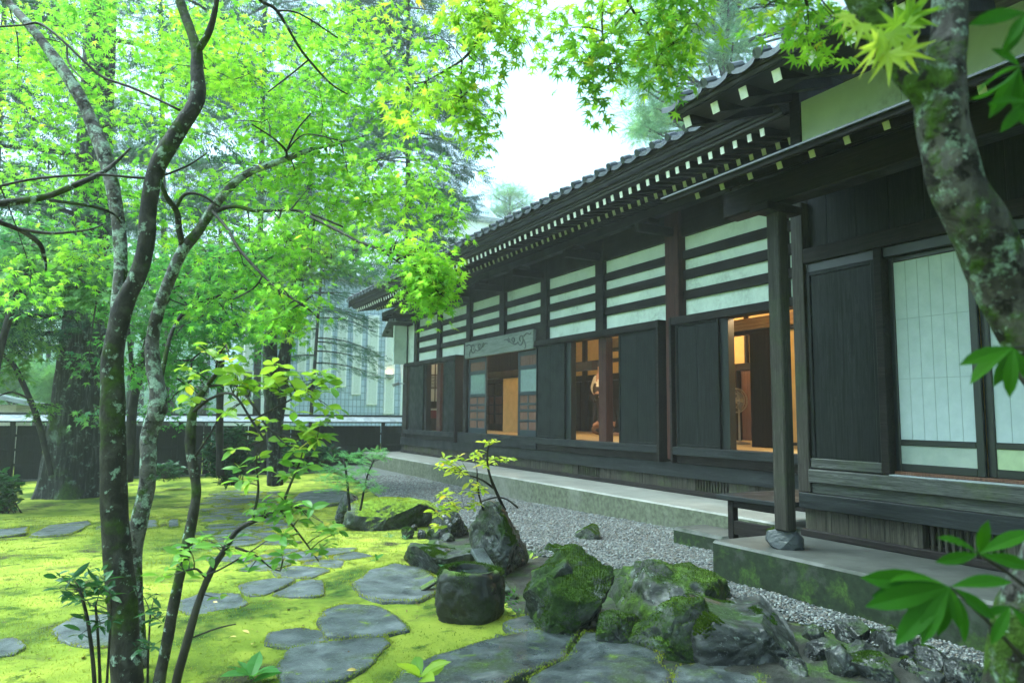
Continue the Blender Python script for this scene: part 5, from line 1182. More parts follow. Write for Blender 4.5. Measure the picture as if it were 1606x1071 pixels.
def one(L, px, py, d, tpx, tpy, size_px, nz=(0, 0, 0)):
    p = at(px, py, d); q = at(tpx, tpy, d-.02); n = -ray(px, py)+np.array(nz); L.add(p[None], (q-p)[None], n[None], np.array([size_px*d/F]))
for px, py, tx, ty, s in [(1352, 40, 1345, 70, 42), (1385, 62, 1350, 85, 58), (1400, 55, 1425, 105, 56), (1375, 70, 1350, 130, 62), (1420, 80, 1455, 95, 46), (1395, 85, 1390, 140, 54), (1425, 30, 1440, 10, 50), (1430, 25, 1450, 22, 46), (1422, 40, 1430, 70, 42), (1330, 25, 1320, 60, 36), (1405, 40, 1380, 20, 40)]:
    one(L, px, py, 1.45, tx, ty, s, rg.normal(size=3)*.5)
leaves('leaf_spray', *L.get(), T7, M_yleaf, rt)
# broad leaves at the right edge, on their own stem
bt = empty('broadleaf_shrub', (2.0, .5, -1.4), 'shrub with long deep green leaves at the right edge of the view', 'shrub')
L = Lf(); st = MB()
def whorl(c, d, tips, w=1.):
    L = Lf()
    for tx, ty, s in tips: one(L, c[0], c[1], d+rg.uniform(-.04, .04), tx, ty, s*1.1, rg.normal(size=3)*.5+np.array([0, 0, .8]))
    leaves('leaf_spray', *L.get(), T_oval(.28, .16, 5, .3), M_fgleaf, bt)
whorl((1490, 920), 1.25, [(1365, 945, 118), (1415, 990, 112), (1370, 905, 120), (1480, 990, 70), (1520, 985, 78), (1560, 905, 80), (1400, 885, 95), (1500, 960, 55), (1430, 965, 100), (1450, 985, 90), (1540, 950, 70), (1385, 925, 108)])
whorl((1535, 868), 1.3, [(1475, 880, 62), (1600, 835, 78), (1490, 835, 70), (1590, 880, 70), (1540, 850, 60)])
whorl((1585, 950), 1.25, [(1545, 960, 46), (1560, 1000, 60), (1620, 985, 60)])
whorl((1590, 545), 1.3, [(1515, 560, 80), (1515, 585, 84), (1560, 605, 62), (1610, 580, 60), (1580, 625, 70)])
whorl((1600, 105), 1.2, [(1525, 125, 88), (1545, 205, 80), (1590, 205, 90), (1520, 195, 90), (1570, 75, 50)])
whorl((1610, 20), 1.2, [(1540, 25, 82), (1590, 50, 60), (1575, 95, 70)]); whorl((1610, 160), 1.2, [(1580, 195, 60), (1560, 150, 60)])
for a, c in (((1700, 1150, 1.3), (1490, 920, 1.25)), ((1700, 1000, 1.3), (1535, 868, 1.3)), ((1700, 1050, 1.3), (1585, 950, 1.25)), ((1700, 560, 1.4), (1590, 545, 1.3)), ((1720, 80, 1.3), (1600, 105, 1.2)), ((1720, -40, 1.3), (1610, 20, 1.2))):
    twig(st, at(*a), at(*c), .006, .2)
st.tube([at(1720, 1900, 1.35), at(1710, 1100, 1.32), at(1705, 560, 1.4), at(1725, 0, 1.3)], [.014, .012, .01, .006], 7)
st.build('stem', M_barkd, bt, True)

# ---- thin mossy sapling and the broad leaved azalea sapling in front
at_ = empty('sapling', ong(252, 1071), 'thin twisted mossy stem topped with broad bright leaves right of the double trunk', 'sapling'); nodes = []
limb([(238, 1150, 3.3, 20), (250, 1067, 3.34, 19), (263, 1000, 3.38, 18), (277, 925, 3.42, 17), (291, 866, 3.45, 17), (301, 814, 3.48, 17), (308, 769, 3.5, 15), (301, 722, 3.52, 16), (298, 686, 3.54, 17), (304, 642, 3.56, 12), (322, 609, 3.56, 9), (338, 588, 3.5, 6)], 'stem', M_bark, at_, 10, .2, 4)
for pts in ([(304, 645, 3.55, 6), (330, 625, 3.5, 5), (365, 618, 3.4, 4), (395, 660, 3.35, 4), (415, 690, 3.3, 3)], [(325, 606, 3.55, 5), (370, 605, 3.5, 4), (400, 640, 3.4, 4), (425, 675, 3.35, 3), (470, 690, 3.3, 2)], [(338, 588, 3.5, 4), (342, 560, 3.45, 3), (355, 540, 3.4, 2)],
            [(395, 660, 3.35, 3), (440, 635, 3.3, 3), (480, 615, 3.3, 2)], [(425, 675, 3.35, 3), (455, 700, 3.3, 2), (495, 700, 3.3, 2)], [(301, 722, 3.52, 4), (330, 680, 3.5, 3), (350, 640, 3.5, 2)]):
    limb(pts, 'branch', M_barkd, at_, 6)
anodes = np.array(nodes)
def tuft(L, rg, c, n, size, spread=1., up=.15):
    a = rg.uniform(0, 6.283)+np.arange(n)*6.283/n+rg.normal(size=n)*.25
    t = np.stack([np.cos(a), np.sin(a), up+rg.normal(size=n)*.35], -1)
    L.add(np.repeat(np.array(c)[None], n, 0)+rg.normal(size=(n, 3))*.008*spread, t, np.stack([np.zeros(n), np.zeros(n), np.ones(n)], -1)+rg.normal(size=(n, 3))*.45, size*rg.uniform(.6, 1.15, n))
def tufts_px(L, tw, rg, ells, nodes, tw_r=.003):
    for (px, py, rx, ry, d, dd, nt_, n, size) in ells:
        for _ in range(nt_):
            r = math.sqrt(rg.random()); a = rg.uniform(0, 6.283); c = at(px+rx*r*math.cos(a), py+ry*r*math.sin(a), d+dd*rg.uniform(-1, 1))
            tuft(L, rg, c, n, size); twig(tw, near_pt(nodes, c), c, tw_r, .15, rg, 4, 4)
L = Lf(); tw = MB(); rg = np.random.default_rng(21)
tufts_px(L, tw, rg, [(430, 595, 85, 26, 3.3, .15, 16, 6, .082), (350, 565, 40, 26, 3.4, .15, 5, 6, .076), (480, 605, 48, 22, 3.25, .1, 8, 6, .082), (290, 600, 22, 35, 3.5, .1, 5, 5, .075), (420, 680, 60, 50, 3.3, .15, 8, 5, .075), (480, 690, 40, 30, 3.25, .1, 8, 6, .085), (500, 660, 30, 30, 3.25, .1, 3, 5, .08), (360, 640, 40, 30, 3.4, .1, 3, 5, .08)], anodes)
leaves('foliage', *L.get(), TOB, M_bigleaf, at_, tw, M_barkd)
ds = empty('sapling', ong(282, 1085), 'slender dark leaning sapling with drooping light leaves over the stone path', 'sapling'); nodes = []
limb([(268, 1130, 3.0, 15), (277, 1067, 3.02, 14), (294, 1005, 3.04, 13), (312, 942, 3.06, 12), (332, 894, 3.08, 11), (350, 866, 3.1, 10), (369, 835, 3.12, 9), (395, 818, 3.14, 8), (440, 800, 3.16, 6), (470, 795, 3.16, 4)], 'stem', M_barkd, ds, 9, .15, 8)
for pts in ([(395, 818, 3.14, 5), (405, 770, 3.15, 4), (402, 730, 3.15, 3), (405, 700, 3.1, 2)], [(440, 800, 3.16, 5), (455, 760, 3.2, 4), (470, 725, 3.2, 3), (475, 705, 3.2, 2)], [(322, 905, 3.07, 4), (308, 892, 3.06, 4), (290, 895, 3.05, 3)], [(320, 903, 3.07, 4), (350, 890, 3.05, 3), (400, 860, 3.0, 2)], [(369, 858, 3.1, 4), (400, 870, 3.1, 3), (425, 890, 3.1, 2), (440, 895, 3.1, 2)], [(300, 1000, 3.05, 3), (340, 985, 3., 3), (370, 978, 3., 2)], [(440, 800, 3.16, 4), (475, 845, 3.2, 3), (500, 880, 3.2, 2)]):
    limb(pts, 'branch', M_barkd, ds, 6)
L = Lf(); tw = MB()
tufts_px(L, tw, rg, [(450, 830, 70, 45, 3.1, .15, 15, 5, .075), (390, 745, 30, 20, 3.15, .1, 4, 5, .08), (470, 730, 40, 25, 3.2, .1, 6, 5, .075), (290, 880, 50, 40, 3.05, .15, 8, 5, .075), (350, 850, 40, 25, 3.1, .1, 5, 5, .07), (510, 850, 35, 30, 3.15, .1, 6, 5, .07), (430, 880, 50, 25, 3.1, .1, 6, 5, .065), (420, 790, 40, 20, 3.15, .1, 5, 5, .07), (345, 945, 25, 12, 3.0, .05, 1, 4, .06)], np.array(nodes))
leaves('foliage', *L.get(), TO, leafmat('thin_light_leaf', (.08, .24, .05), (.2, .4, .07), (.5, .4, .05), .5, .3), ds, tw, M_barkd)
# ---- dark glossy shrub at lower left
def stem_shrub(name, label, base, stems, ells, size, mat, tmpl, seed, n=6, stem_mat=None, cat='shrub', px_w=5):
    global nodes
    t = empty(name, base, label, cat); nodes = []; b = MB(); rg = np.random.default_rng(seed)
    for s in stems:
        P, Rr = smoothpath(s, 4); b.tube(P, Rr, 6, 0, .1, seed); nodes.extend(P)
    b.build('stem', stem_mat or M_barkd, t, True); L = Lf(); tw = MB()
    tufts_px(L, tw, rg, ells, np.array(nodes)); leaves('foliage', *L.get(), tmpl, mat, t, tw, stem_mat or M_barkd); return t
stem_shrub('aucuba_shrub', 'dark glossy leaved shrub in front of the double trunk at lower left', ong(155, 1075), [[(150, 1110, 3.3, 7), (146, 1040, 3.3, 7), (137, 970, 3.3, 6), (125, 925, 3.3, 4)], [(158, 1110, 3.35, 6), (155, 1020, 3.33, 5), (150, 950, 3.3, 4)], [(165, 1110, 3.4, 5), (172, 1000, 3.4, 4), (175, 930, 3.4, 3)]],
           [(135, 925, 45, 22, 3.3, .12, 9, 6, .085), (115, 905, 25, 8, 3.3, .05, 3, 6, .08), (150, 955, 30, 30, 3.35, .1, 6, 5, .085), (140, 985, 25, 20, 3.3, .1, 3, 5, .08), (160, 910, 30, 20, 3.4, .1, 5, 5, .08)], .085, M_dleaf, TLONG, 31)
stem_shrub('aucuba_shrub', 'dark leaved seedling just right of the foot of the double trunk', ong(240, 1075), [[(232, 1120, 3.6, 5), (232, 1040, 3.6, 4), (236, 960, 3.6, 3)]], [(236, 965, 22, 30, 3.6, .1, 5, 5, .08), (228, 930, 15, 20, 3.65, .05, 2, 5, .07), (230, 1030, 20, 30, 3.5, .1, 4, 5, .08)], .08, M_dleaf, TLONG, 32)
# ---- yellow green sapling on the rock, light green compound shrub
stem_shrub('sapling', 'yellow green sapling growing behind the tall pointed rock', at(790, 800, 6.5), [[(792, 800, 6.5, 5), (780, 775, 6.45, 5), (768, 745, 6.4, 4), (764, 715, 6.35, 3), (768, 692, 6.3, 2)], [(774, 765, 6.45, 4), (755, 752, 6.4, 3), (735, 745, 6.35, 2)], [(812, 796, 6.5, 4), (795, 783, 6.5, 3), (775, 780, 6.5, 3), (745, 790, 6.4, 2), (715, 800, 6.3, 2)], [(758, 800, 6.4, 3), (750, 770, 6.4, 3), (748, 735, 6.4, 2)]],
           [(715, 730, 32, 14, 6.35, .15, 14, 5, .085), (750, 718, 22, 12, 6.35, .15, 7, 5, .08), (785, 722, 16, 8, 6.4, .1, 5, 5, .08), (768, 694, 8, 6, 6.3, .05, 3, 5, .08), (720, 785, 40, 18, 6.3, .15, 16, 5, .08), (690, 800, 20, 10, 6.2, .1, 5, 5, .08), (735, 765, 22, 12, 6.35, .1, 5, 5, .08), (690, 830, 14, 8, 6.2, .05, 3, 5, .08)], .08, M_yleaf, TO, 33)
stem_shrub('compound_leaf_shrub', 'light green fine leaved shrub above the moss capped boulder', at(550, 790, 7.2), [[(548, 800, 7.2, 5), (545, 760, 7.2, 4), (540, 720, 7.2, 3)], [(565, 800, 7.2, 4), (575, 750, 7.2, 3), (585, 725, 7.2, 2)]],
           [(545, 735, 50, 20, 7.2, .25, 30, 7, .11), (575, 715, 30, 10, 7.1, .2, 10, 7, .11), (560, 765, 36, 14, 7.0, .2, 12, 7, .1), (520, 760, 25, 14, 7.1, .2, 8, 7, .1)], .1, leafmat('soft_green_leaf', (.06, .22, .08), (.14, .36, .12), None, .45, .4), TFR, 34)
# ---- small ferns, tufts and seedlings
def fern(name, px, py, n, size, mat, label, tm, cat='fern', dz=.01, up=.7):
    c = ong(px, py, dz); t = empty(name, c, label, cat); L = Lf(); rg = np.random.default_rng(int(px*7+py)); tuft(L, rg, c, n, size, 1., up); leaves('frond', *L.get(), tm, mat, t); return t
fern('fern', 782, 958, 9, .26, M_fern, 'fern with long fronds at the right foot of the stone basin', TFR)
fern('fern', 712, 905, 9, .16, M_dleaf, 'dark grassy fern between the basin and the flat grey boulder', TLONG)
fern('fern', 832, 880, 6, .12, M_yleaf, 'small bright seedling between the tall rock and the steep mossy boulder', TLONG)
for k, (px, py, lab) in enumerate([(610, 842, 'small tuft of grassy leaves left of a second tuft in the moss'), (636, 846, 'small tuft of grassy leaves nearest the flat grey boulder')]):
    fern('grass_tuft', px, py, 16, .09, leafmat('grey_green_blade', (.12, .26, .12), (.2, .36, .18), None, .3, .5), lab, T_oval(.12, .1), 'grass tuft', .0, .9)
fern('seedling', 660, 1062, 6, .16, M_bigleaf, 'broad leaved seedling at the bottom of the view on the flat wet rock', TO, 'seedling', .12)
fern('seedling', 395, 1065, 8, .2, M_fern, 'fresh green seedling at the bottom left of the large pale flagstone', TO, 'seedling')
fern('seedling', 590, 880, 5, .1, M_fern, 'tiny seedling on the moss above the flagstones', TO, 'seedling')
def bush_px(name, label, px, py, rx, ry, d, n, size, mat, tm, seed, dd=.4, cat='shrub'):
    c0 = at(px, py+ry, d); t = empty(name, c0, label, cat); rg = np.random.default_rng(seed); L = Lf(); tw = MB()
    for _ in range(n):
        v = rg.normal(size=3); v /= np.linalg.norm(v); v *= rg.random()**.4
        c = at(px, py, d)+np.array([v[0]*rx*d/F, v[1]*rx*d/F*dd*2, v[2]*ry*d/F]); tuft(L, rg, c, 6, size, 2., .3); 
        if rg.random() < .4: twig(tw, c0+np.array([rg.normal()*.1, rg.normal()*.1, 0]), c, .008, .2, rg, 4, 4)
    leaves('foliage', *L.get(), tm, mat, t, tw, M_barkd); return t
bush_px('evergreen_shrub', 'rounded dark evergreen shrub in front of the fence', 360, 712, 38, 48, 13.5, 260, .16, M_dleaf, TLONG, 41)
bush_px('evergreen_shrub', 'low dark green shrub cut by the left edge before the fence', 5, 772, 24, 34, 11.5, 110, .14, leafmat('mid_green_leaf', (.02, .1, .03), (.05, .17, .05), None, .35, .35), TO, 42)
bush_px('evergreen_shrub', 'sparse low plant between the cedar and the rounded shrub at the fence foot', 265, 738, 28, 12, 15.5, 50, .16, M_dleaf, TLONG, 43)
bush_px('evergreen_shrub', 'small dark bush at the fence foot behind the light green shrub', 490, 712, 50, 14, 14.5, 90, .16, M_dleaf, TO, 44)

# ---- cedar with the big mossy trunk
def bigtrunk(name_parent, pts, mat, flare=True, seed=3, n=40):
    P, Rr = smoothpath(pts, 6); b = MB(); P = np.array(P); vs = []; k = len(P)
    for i in range(k):
        for j in range(n):
            a = 6.283*j/n; r = Rr[i]; fl_ = max(0, 1-i/(k*.3)); r *= 1+.55*fl_**2*(.5+.5*math.cos(a*5+1.3)+.3*math.cos(a*3))
            q = Vector((math.cos(a)*3, math.sin(a)*3, P[i][2]*.25+seed)); r *= 1+.10*mn.fractal(q*1.5, 1, 2, 4)+.03*math.sin(a*17+2*mn.noise(Vector((P[i][2], seed, 0))))
            vs.append((P[i][0]+r*math.cos(a), P[i][1]+r*math.sin(a), P[i][2]))
    f = [(i*n+j, i*n+(j+1) % n, (i+1)*n+(j+1) % n, (i+1)*n+j) for i in range(k-1) for j in range(n)]
    b.add(vs, f); return b.build('trunk', mat, name_parent, True)
ct = empty('cedar_tree', ong(115, 785), 'huge mossy cedar trunk standing before the fence', 'tree')
bigtrunk(ct, [(112, 800, 14.2, 108), (113, 770, 14.2, 92), (116, 720, 14.2, 84), (121, 640, 14.2, 72), (130, 550, 14.2, 64), (137, 480, 14.2, 58), (142, 380, 14.3, 54), (150, 200, 14.4, 48), (160, 0, 14.6, 42), (165, -200, 14.8, 36)], M_cedar)
def bough(L, tw, rg, p, d, length, size, n, droop=.25, side=.35, thick=.03):
    d = np.array(d)/np.linalg.norm(d); e = np.cross(d, (0, 0, 1)); e /= np.linalg.norm(e)+1e-9
    pts = [np.array(p)+d*length*t+np.array([0, 0, -droop*length*t*t]) for t in np.linspace(0, 1, 7)]
    tw.tube(pts, list(np.linspace(thick, thick*.2, 7)), 5, cap=False)
    t = rg.random(n)**.75*.92+.08; s = rg.normal(size=n)*side*length*(.35+.9*t*(1.15-t)*1.3)
    P = np.array(p)[None]+d[None]*(length*t)[:, None]+e[None]*s[:, None]; P[:, 2] += -droop*length*t*t-.18*np.abs(s)+rg.normal(size=n)*.04*length**.5
    tip = d[None]*.8+e[None]*np.sign(s)[:, None]*.8+np.array([0, 0, -.35])[None]+rg.normal(size=(n, 3))*.3
    nn = np.array([0, 0, 1.])[None]+rg.normal(size=(n, 3))*.4
    L.add(P, tip, nn, size*rg.uniform(.6, 1.3, n))
def conifer(name, label, base_px, d, top_px, w_px, boughs, mat, size, seed, trunk_mat, nper=60, droop=.25):
    """boughs rows (py, reach_px left, reach_px right, count)"""
    b0 = at(base_px[0], base_px[1], d); t = empty(name, b0, label, 'tree'); rg = np.random.default_rng(seed)
    tp = at(top_px[0], top_px[1], d*1.02); P = [b0*(1-k)+tp*k for k in np.linspace(0, 1, 9)]; r0 = w_px*d/F/2
    b = MB(); b.tube(P, list(np.linspace(r0, r0*.3, 9)), 12, 0, .12, seed); b.build('trunk', trunk_mat, t, True)
    L = Lf(); tw = MB()
    for (py, reach, cnt) in boughs:
        k = (py-base_px[1])/(top_px[1]-base_px[1]); p = b0*(1-k)+tp*k; Lw = reach*d/F
        for _ in range(cnt):
            a = rg.uniform(0, 6.283); l_ = Lw*rg.uniform(.65, 1.1)
            bough(L, tw, rg, p+np.array([0, 0, rg.normal()*.35]), (math.cos(a), math.sin(a), .05), l_, size, int(nper*(.4+l_/3)), droop*rg.uniform(.7, 1.4))
    leaves('crown', *L.get(), TFR, mat, t, tw, trunk_mat); return t
L = Lf(); tw = MB(); rg = np.random.default_rng(50)
for px, py, d, dirn, ln, n in [(140, 470, 14, (-1, -.35, 0), 3.4, 260), (140, 430, 14, (-1, .2, 0), 3.2, 220), (138, 500, 14, (-.8, -.7, 0), 3.2, 240), (140, 400, 14, (-.9, -.5, .1), 3.6, 220), (150, 350, 14, (-.6, -.8, .1), 3., 200), (150, 300, 14.2, (1, -.3, 0), 3., 200), (150, 250, 14.2, (-1, 0, .1), 3.2, 220), (155, 200, 14.2, (.6, -.8, 0), 3.2, 200), (160, 120, 14.4, (-.9, -.4, 0), 3.4, 220), (160, 60, 14.4, (1, -.2, 0), 3.4, 220), (165, 0, 14.5, (-1, .2, 0), 3.4, 200), (165, -60, 14.6, (.9, .2, 0), 3.4, 200), (140, 520, 14, (-1, -.1, -.05), 2.6, 200), (138, 455, 14, (-1, -.9, 0), 3.4, 220)]:
    bough(L, tw, rg, at(px, py, d), dirn, ln, .42, n, .22, .34, .06)
leaves('crown', *L.get(), TFR, M_fird, ct, tw, M_barkd)
# ---- thin leaning tree at the far left edge
lt = empty('leaning_tree', ong(74, 735), 'thin dark leaning tree at the left edge before the fence', 'tree'); nodes = []
limb([(80, 745, 13, 9), (74, 715, 13, 9), (57, 652, 13, 9), (38, 606, 13, 8), (20, 570, 13, 7), (0, 552, 13, 6), (-30, 520, 13, 4)], 'trunk', M_barkd, lt, 8)
limb([(45, 625, 13, 4), (20, 615, 12.8, 3), (-5, 622, 12.6, 2)], 'branch', M_barkd, lt, 5); limb([(55, 637, 13, 4), (75, 634, 13, 3), (92, 640, 13, 2)], 'branch', M_barkd, lt, 5)
crown_px('crown', lt, [(20, 520, 45, 40, 13, .8, 16, .5, 40, .12), (0, 455, 60, 40, 13, .8, 16, .5, 40, .12), (75, 640, 16, 8, 13, .3, 4, .25, 20, .1), (0, 590, 30, 15, 13, .5, 4, .4, 26, .12)], nodes, M_gleaf2, M_barkd, T5, 51, .01, 3)
# ---- mid distance trees between garden and fence
def simple_tree(name, label, trunkpts, ells, mat, seed, leafT=T5, twr=.012, bark=None, maxd=4):
    global nodes
    nodes = []; P, _ = smoothpath(trunkpts[0], 4); t = empty(name, P[0], label, 'tree')
    for i, q in enumerate(trunkpts): limb(q, 'trunk' if i == 0 else 'branch', bark or M_barkd, t, 9, .12, seed)
    crown_px('crown', t, ells, nodes, mat, M_barkd, leafT, seed, twr, maxd); return t
simple_tree('maple_tree', 'slim maple with pale layered leaves left of the huge cedar trunk', [[(-20, 760, 9.5, 14), (-10, 600, 9.5, 12), (20, 480, 9.5, 10), (50, 420, 9.4, 8), (90, 380, 9.2, 5)], [(20, 480, 9.5, 6), (70, 440, 9.2, 5), (130, 420, 9., 3)]],
            [(150, 440, 60, 28, 9.2, .7, 20, .38, 40, .085), (70, 440, 70, 35, 9.4, .7, 20, .4, 40, .085), (110, 390, 90, 30, 9.2, .8, 24, .4, 40, .085), (20, 380, 60, 40, 9.4, .7, 16, .4, 40, .085), (150, 640, 18, 10, 9., .3, 2, .25, 24, .08), (160, 565, 30, 14, 9., .4, 5, .3, 30, .08)], M_pale, 61)
simple_tree('maple_tree', 'dark stemmed maple leaning right behind the double trunk', [[(200, 755, 11, 16), (205, 700, 11, 15), (208, 640, 11, 14), (225, 560, 11, 12), (245, 500, 10.8, 9), (285, 440, 10.6, 6), (320, 400, 10.4, 4)], [(212, 620, 11, 8), (203, 540, 11, 6), (200, 480, 11, 4)], [(245, 500, 10.8, 6), (310, 480, 10.5, 5), (370, 460, 10.2, 3)], [(212, 600, 11, 6), (255, 570, 10.8, 4), (300, 565, 10.5, 3)]],
            [(270, 430, 90, 40, 10.6, .8, 30, .45, 44, .09), (330, 500, 80, 40, 10.4, .8, 24, .42, 42, .09), (260, 580, 60, 35, 10.6, .7, 11, .4, 36, .09), (350, 420, 70, 40, 10.4, .8, 20, .42, 42, .09), (290, 540, 60, 30, 10.6, .6, 12, .4, 40, .09), (220, 500, 40, 40, 11, .6, 8, .4, 36, .09), (240, 650, 26, 16, 10.8, .4, 3, .26, 24, .08), (285, 625, 26, 16, 10.6, .4, 2, .26, 24, .08)], leafmat('mid_green_maple_leaf', (.035, .19, .03), (.09, .32, .06), None, .5, .45, (1.3, 1.3, .9)), 62)
simple_tree('maple_tree', 'straight thin stemmed maple before the white wall panels', [[(345, 745, 13, 12), (345, 640, 13, 11), (348, 540, 13, 10), (350, 440, 13, 8), (345, 360, 13, 5)], [(348, 520, 13, 6), (300, 490, 12.8, 4), (270, 480, 12.6, 3)], [(350, 460, 13, 6), (400, 420, 12.8, 4), (430, 400, 12.6, 3)]],
            [(330, 430, 90, 60, 13, 1., 30, .5, 44, .1), (400, 470, 70, 40, 12.8, .8, 18, .5, 44, .1), (300, 500, 60, 40, 12.8, .8, 14, .5, 40, .1), (430, 540, 50, 25, 12.8, .7, 3, .4, 30, .1)], M_gleaf2, 63)
simple_tree('broadleaf_tree', 'dark double trunk with pale layered crown in front of the tiled wall', [[(432, 760, 15, 26), (432, 700, 15, 25), (427, 640, 15, 24), (424, 560, 15, 22), (430, 480, 15, 18), (440, 400, 15, 12)], [(430, 690, 15, 22), (440, 620, 15, 20), (448, 550, 15, 20), (456, 500, 15, 18), (470, 430, 15, 17), (480, 340, 15, 12), (490, 250, 15, 8)], [(470, 430, 15, 8), (520, 400, 14.6, 6), (570, 390, 14.3, 3)]],
            [(480, 390, 70, 30, 14.8, .9, 22, .5, 44, .11), (540, 400, 55, 26, 14.4, .8, 14, .5, 42, .11), (440, 420, 60, 30, 14.8, .8, 14, .5, 42, .11), (500, 350, 60, 40, 15, .9, 14, .5, 42, .11)], leafmat('yellowish_pale_leaf', (.08, .22, .05), (.18, .36, .09), None, .45, .5), 64, T5, .014, M_cedar)
# conifers
conifer('fir_tree', 'blue green fir with layered drooping boughs beside the house roof end', (482, 735), 24, (520, 200), 7, [(600, 100, 4), (545, 95, 5), (500, 100, 6), (460, 95, 7), (420, 100, 7), (360, 100, 8), (310, 100, 8), (270, 80, 6)], M_fir, .3, 71, M_barkd, 80, .22)
conifer('fir_tree', 'hazy blue green fir rising behind the maple leaves left of the sky gap', (640, 760), 24, (640, -160), 13, [(430, 110, 9), (370, 110, 9), (310, 110, 9), (250, 120, 10), (190, 120, 10), (130, 115, 10), (70, 110, 10), (10, 100, 9), (-60, 90, 8)], M_fir, .5, 72, M_barkd, 90, .2)
conifer('fir_tree', 'tall hazy fir high above the centre of the maple crown', (400, 760), 27, (420, -200), 13, [(330, 130, 9), (250, 140, 10), (170, 140, 10), (90, 130, 10), (10, 120, 9), (-80, 110, 8)], M_fir, .55, 73, M_barkd, 80, .2)
conifer('fir_tree', 'dark fir behind the cedar at the upper left', (-30, 760), 24, (20, -250), 16, [(420, 120, 9), (340, 130, 10), (260, 140, 10), (180, 140, 10), (100, 130, 10), (20, 130, 10), (-70, 110, 8)], M_fird, .55, 74, M_barkd, 90, .2)
conifer('fir_tree', 'hazy fir behind the middle of the maple crown', (262, 760), 30, (250, -200), 12, [(500, 120, 8), (430, 130, 9), (350, 140, 9), (270, 140, 9), (190, 140, 9), (110, 130, 9), (20, 120, 8)], M_fir, .6, 75, M_barkd, 80, .2)
# big cedar behind the roof and small far tree
def clump_tree(name, label, base, top, r0, clumps, mat, size, seed, tm=TFR, nper=120, cat='tree', bark=None, dense=False):
    t = empty(name, base, label, cat); rg = np.random.default_rng(seed); b = MB(); base, top = np.array(base), np.array(top)
    b.tube([base*(1-k)+top*k for k in np.linspace(0, 1, 8)], list(np.linspace(r0, r0*.25, 8)), 10, 0, .1, seed); b.build('trunk', bark or M_barkd, t, True); L = Lf(); tw = MB()
    for (c, r) in clumps:
        n = nper; v = rg.normal(size=(n, 3)); v /= np.linalg.norm(v, axis=1, keepdims=True); v *= (rg.random(n)**.45)[:, None]; P = np.array(c)[None]+v*np.array([r, r, r*.55])[None]
        tip = v*np.array([1, 1, .4])+rg.normal(size=(n, 3))*.35+np.array([0, 0, .15]); L.add(P, tip, np.array([0, 0, 1.])[None]+rg.normal(size=(n, 3))*.6, size*rg.uniform(.6, 1.3, n))
        k = np.clip((c[2]-r-base[2])/(top[2]-base[2]), .05, 1); twig(tw, base*(1-k)+top*k, c, r0*.25, .05, rg, 5, 5)
    leaves('crown', *L.get(), tm, mat, t, tw, bark or M_barkd); return t
rg = np.random.default_rng(80); cl = []
for k in range(120):
    py = rg.uniform(-120, 215); hw = 30+85*min(1, (py+160)/150)*(1 if py < 150 else .7); cx_ = 1135 if py < 150 else 1085
    px = cx_+rg.uniform(-1, 1)*hw*1.25; d = 30+rg.uniform(-2.5, 2.5); cl.append((at(px, py, d), rg.uniform(.45, .95)))
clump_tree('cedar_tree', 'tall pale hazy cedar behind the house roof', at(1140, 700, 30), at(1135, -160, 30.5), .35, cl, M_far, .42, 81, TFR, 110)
cl = [(at(800+rg.normal()*14, 318+rg.normal()*10, 60), rg.uniform(.5, 1.)) for _ in range(14)]
clump_tree('distant_tree', 'tiny far tree top just over the roof line', at(800, 660, 60), at(800, 305, 60), .3, cl, M_far, .6, 82, TFR, 60)
cl = [(at(25+rg.normal()*22, 590+rg.normal()*18, 32), rg.uniform(.6, 1.1)) for _ in range(22)]
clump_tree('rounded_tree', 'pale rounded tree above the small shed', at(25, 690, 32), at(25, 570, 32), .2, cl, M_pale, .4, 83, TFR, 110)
cl = [(at(90+rg.normal()*22, 605+rg.normal()*18, 30), rg.uniform(.5, 1.)) for _ in range(16)]
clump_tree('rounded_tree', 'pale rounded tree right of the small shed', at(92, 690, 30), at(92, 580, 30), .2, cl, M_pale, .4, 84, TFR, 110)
# ---- far wood and hill
V = []; n = 60; xs = np.linspace(-145, 145, n)
for x in xs:
    h = 14+7*math.sin(x*.03)+4*math.sin(x*.08+1)
    for yy, k in ((58, 0), (75, .35), (105, .75), (148, .9)): V.append((x, yy, -3+h*k))
ii = np.arange(n*4).reshape(n, 4)
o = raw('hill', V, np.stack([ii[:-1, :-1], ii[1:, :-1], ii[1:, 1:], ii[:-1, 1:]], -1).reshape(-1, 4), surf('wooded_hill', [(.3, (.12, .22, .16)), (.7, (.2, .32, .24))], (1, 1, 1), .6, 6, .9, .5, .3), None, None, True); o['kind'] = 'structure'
L = Lf(); tw = MB(); rg = np.random.default_rng(90)
for k in range(420):
    x = rg.uniform(-60, 14); y = rg.uniform(44, 78); hgt = rg.uniform(6, 11)+(y-44)*.18; r = rg.uniform(1.2, 2.2); zb = -2.5+max(0, (y-58))*.2
    tw.tube([(x, y, zb), (x, y, zb+hgt)], [.18, .05], 5, cap=False)
    nn_ = 70; q = rg.random(nn_)**.7; a = rg.uniform(0, 6.283, nn_); rad = r*(1-q*.85)*rg.random(nn_)**.5
    P = np.stack([x+rad*np.cos(a), y+rad*np.sin(a), zb+hgt*(.12+.88*q)], -1)
    L.add(P, np.stack([np.cos(a), np.sin(a), np.full(nn_, -.3)], -1)+rg.normal(size=(nn_, 3))*.3, np.array([0, 0, 1.])[None]+rg.normal(size=(nn_, 3))*.5, rg.uniform(.8, 1.5, nn_))
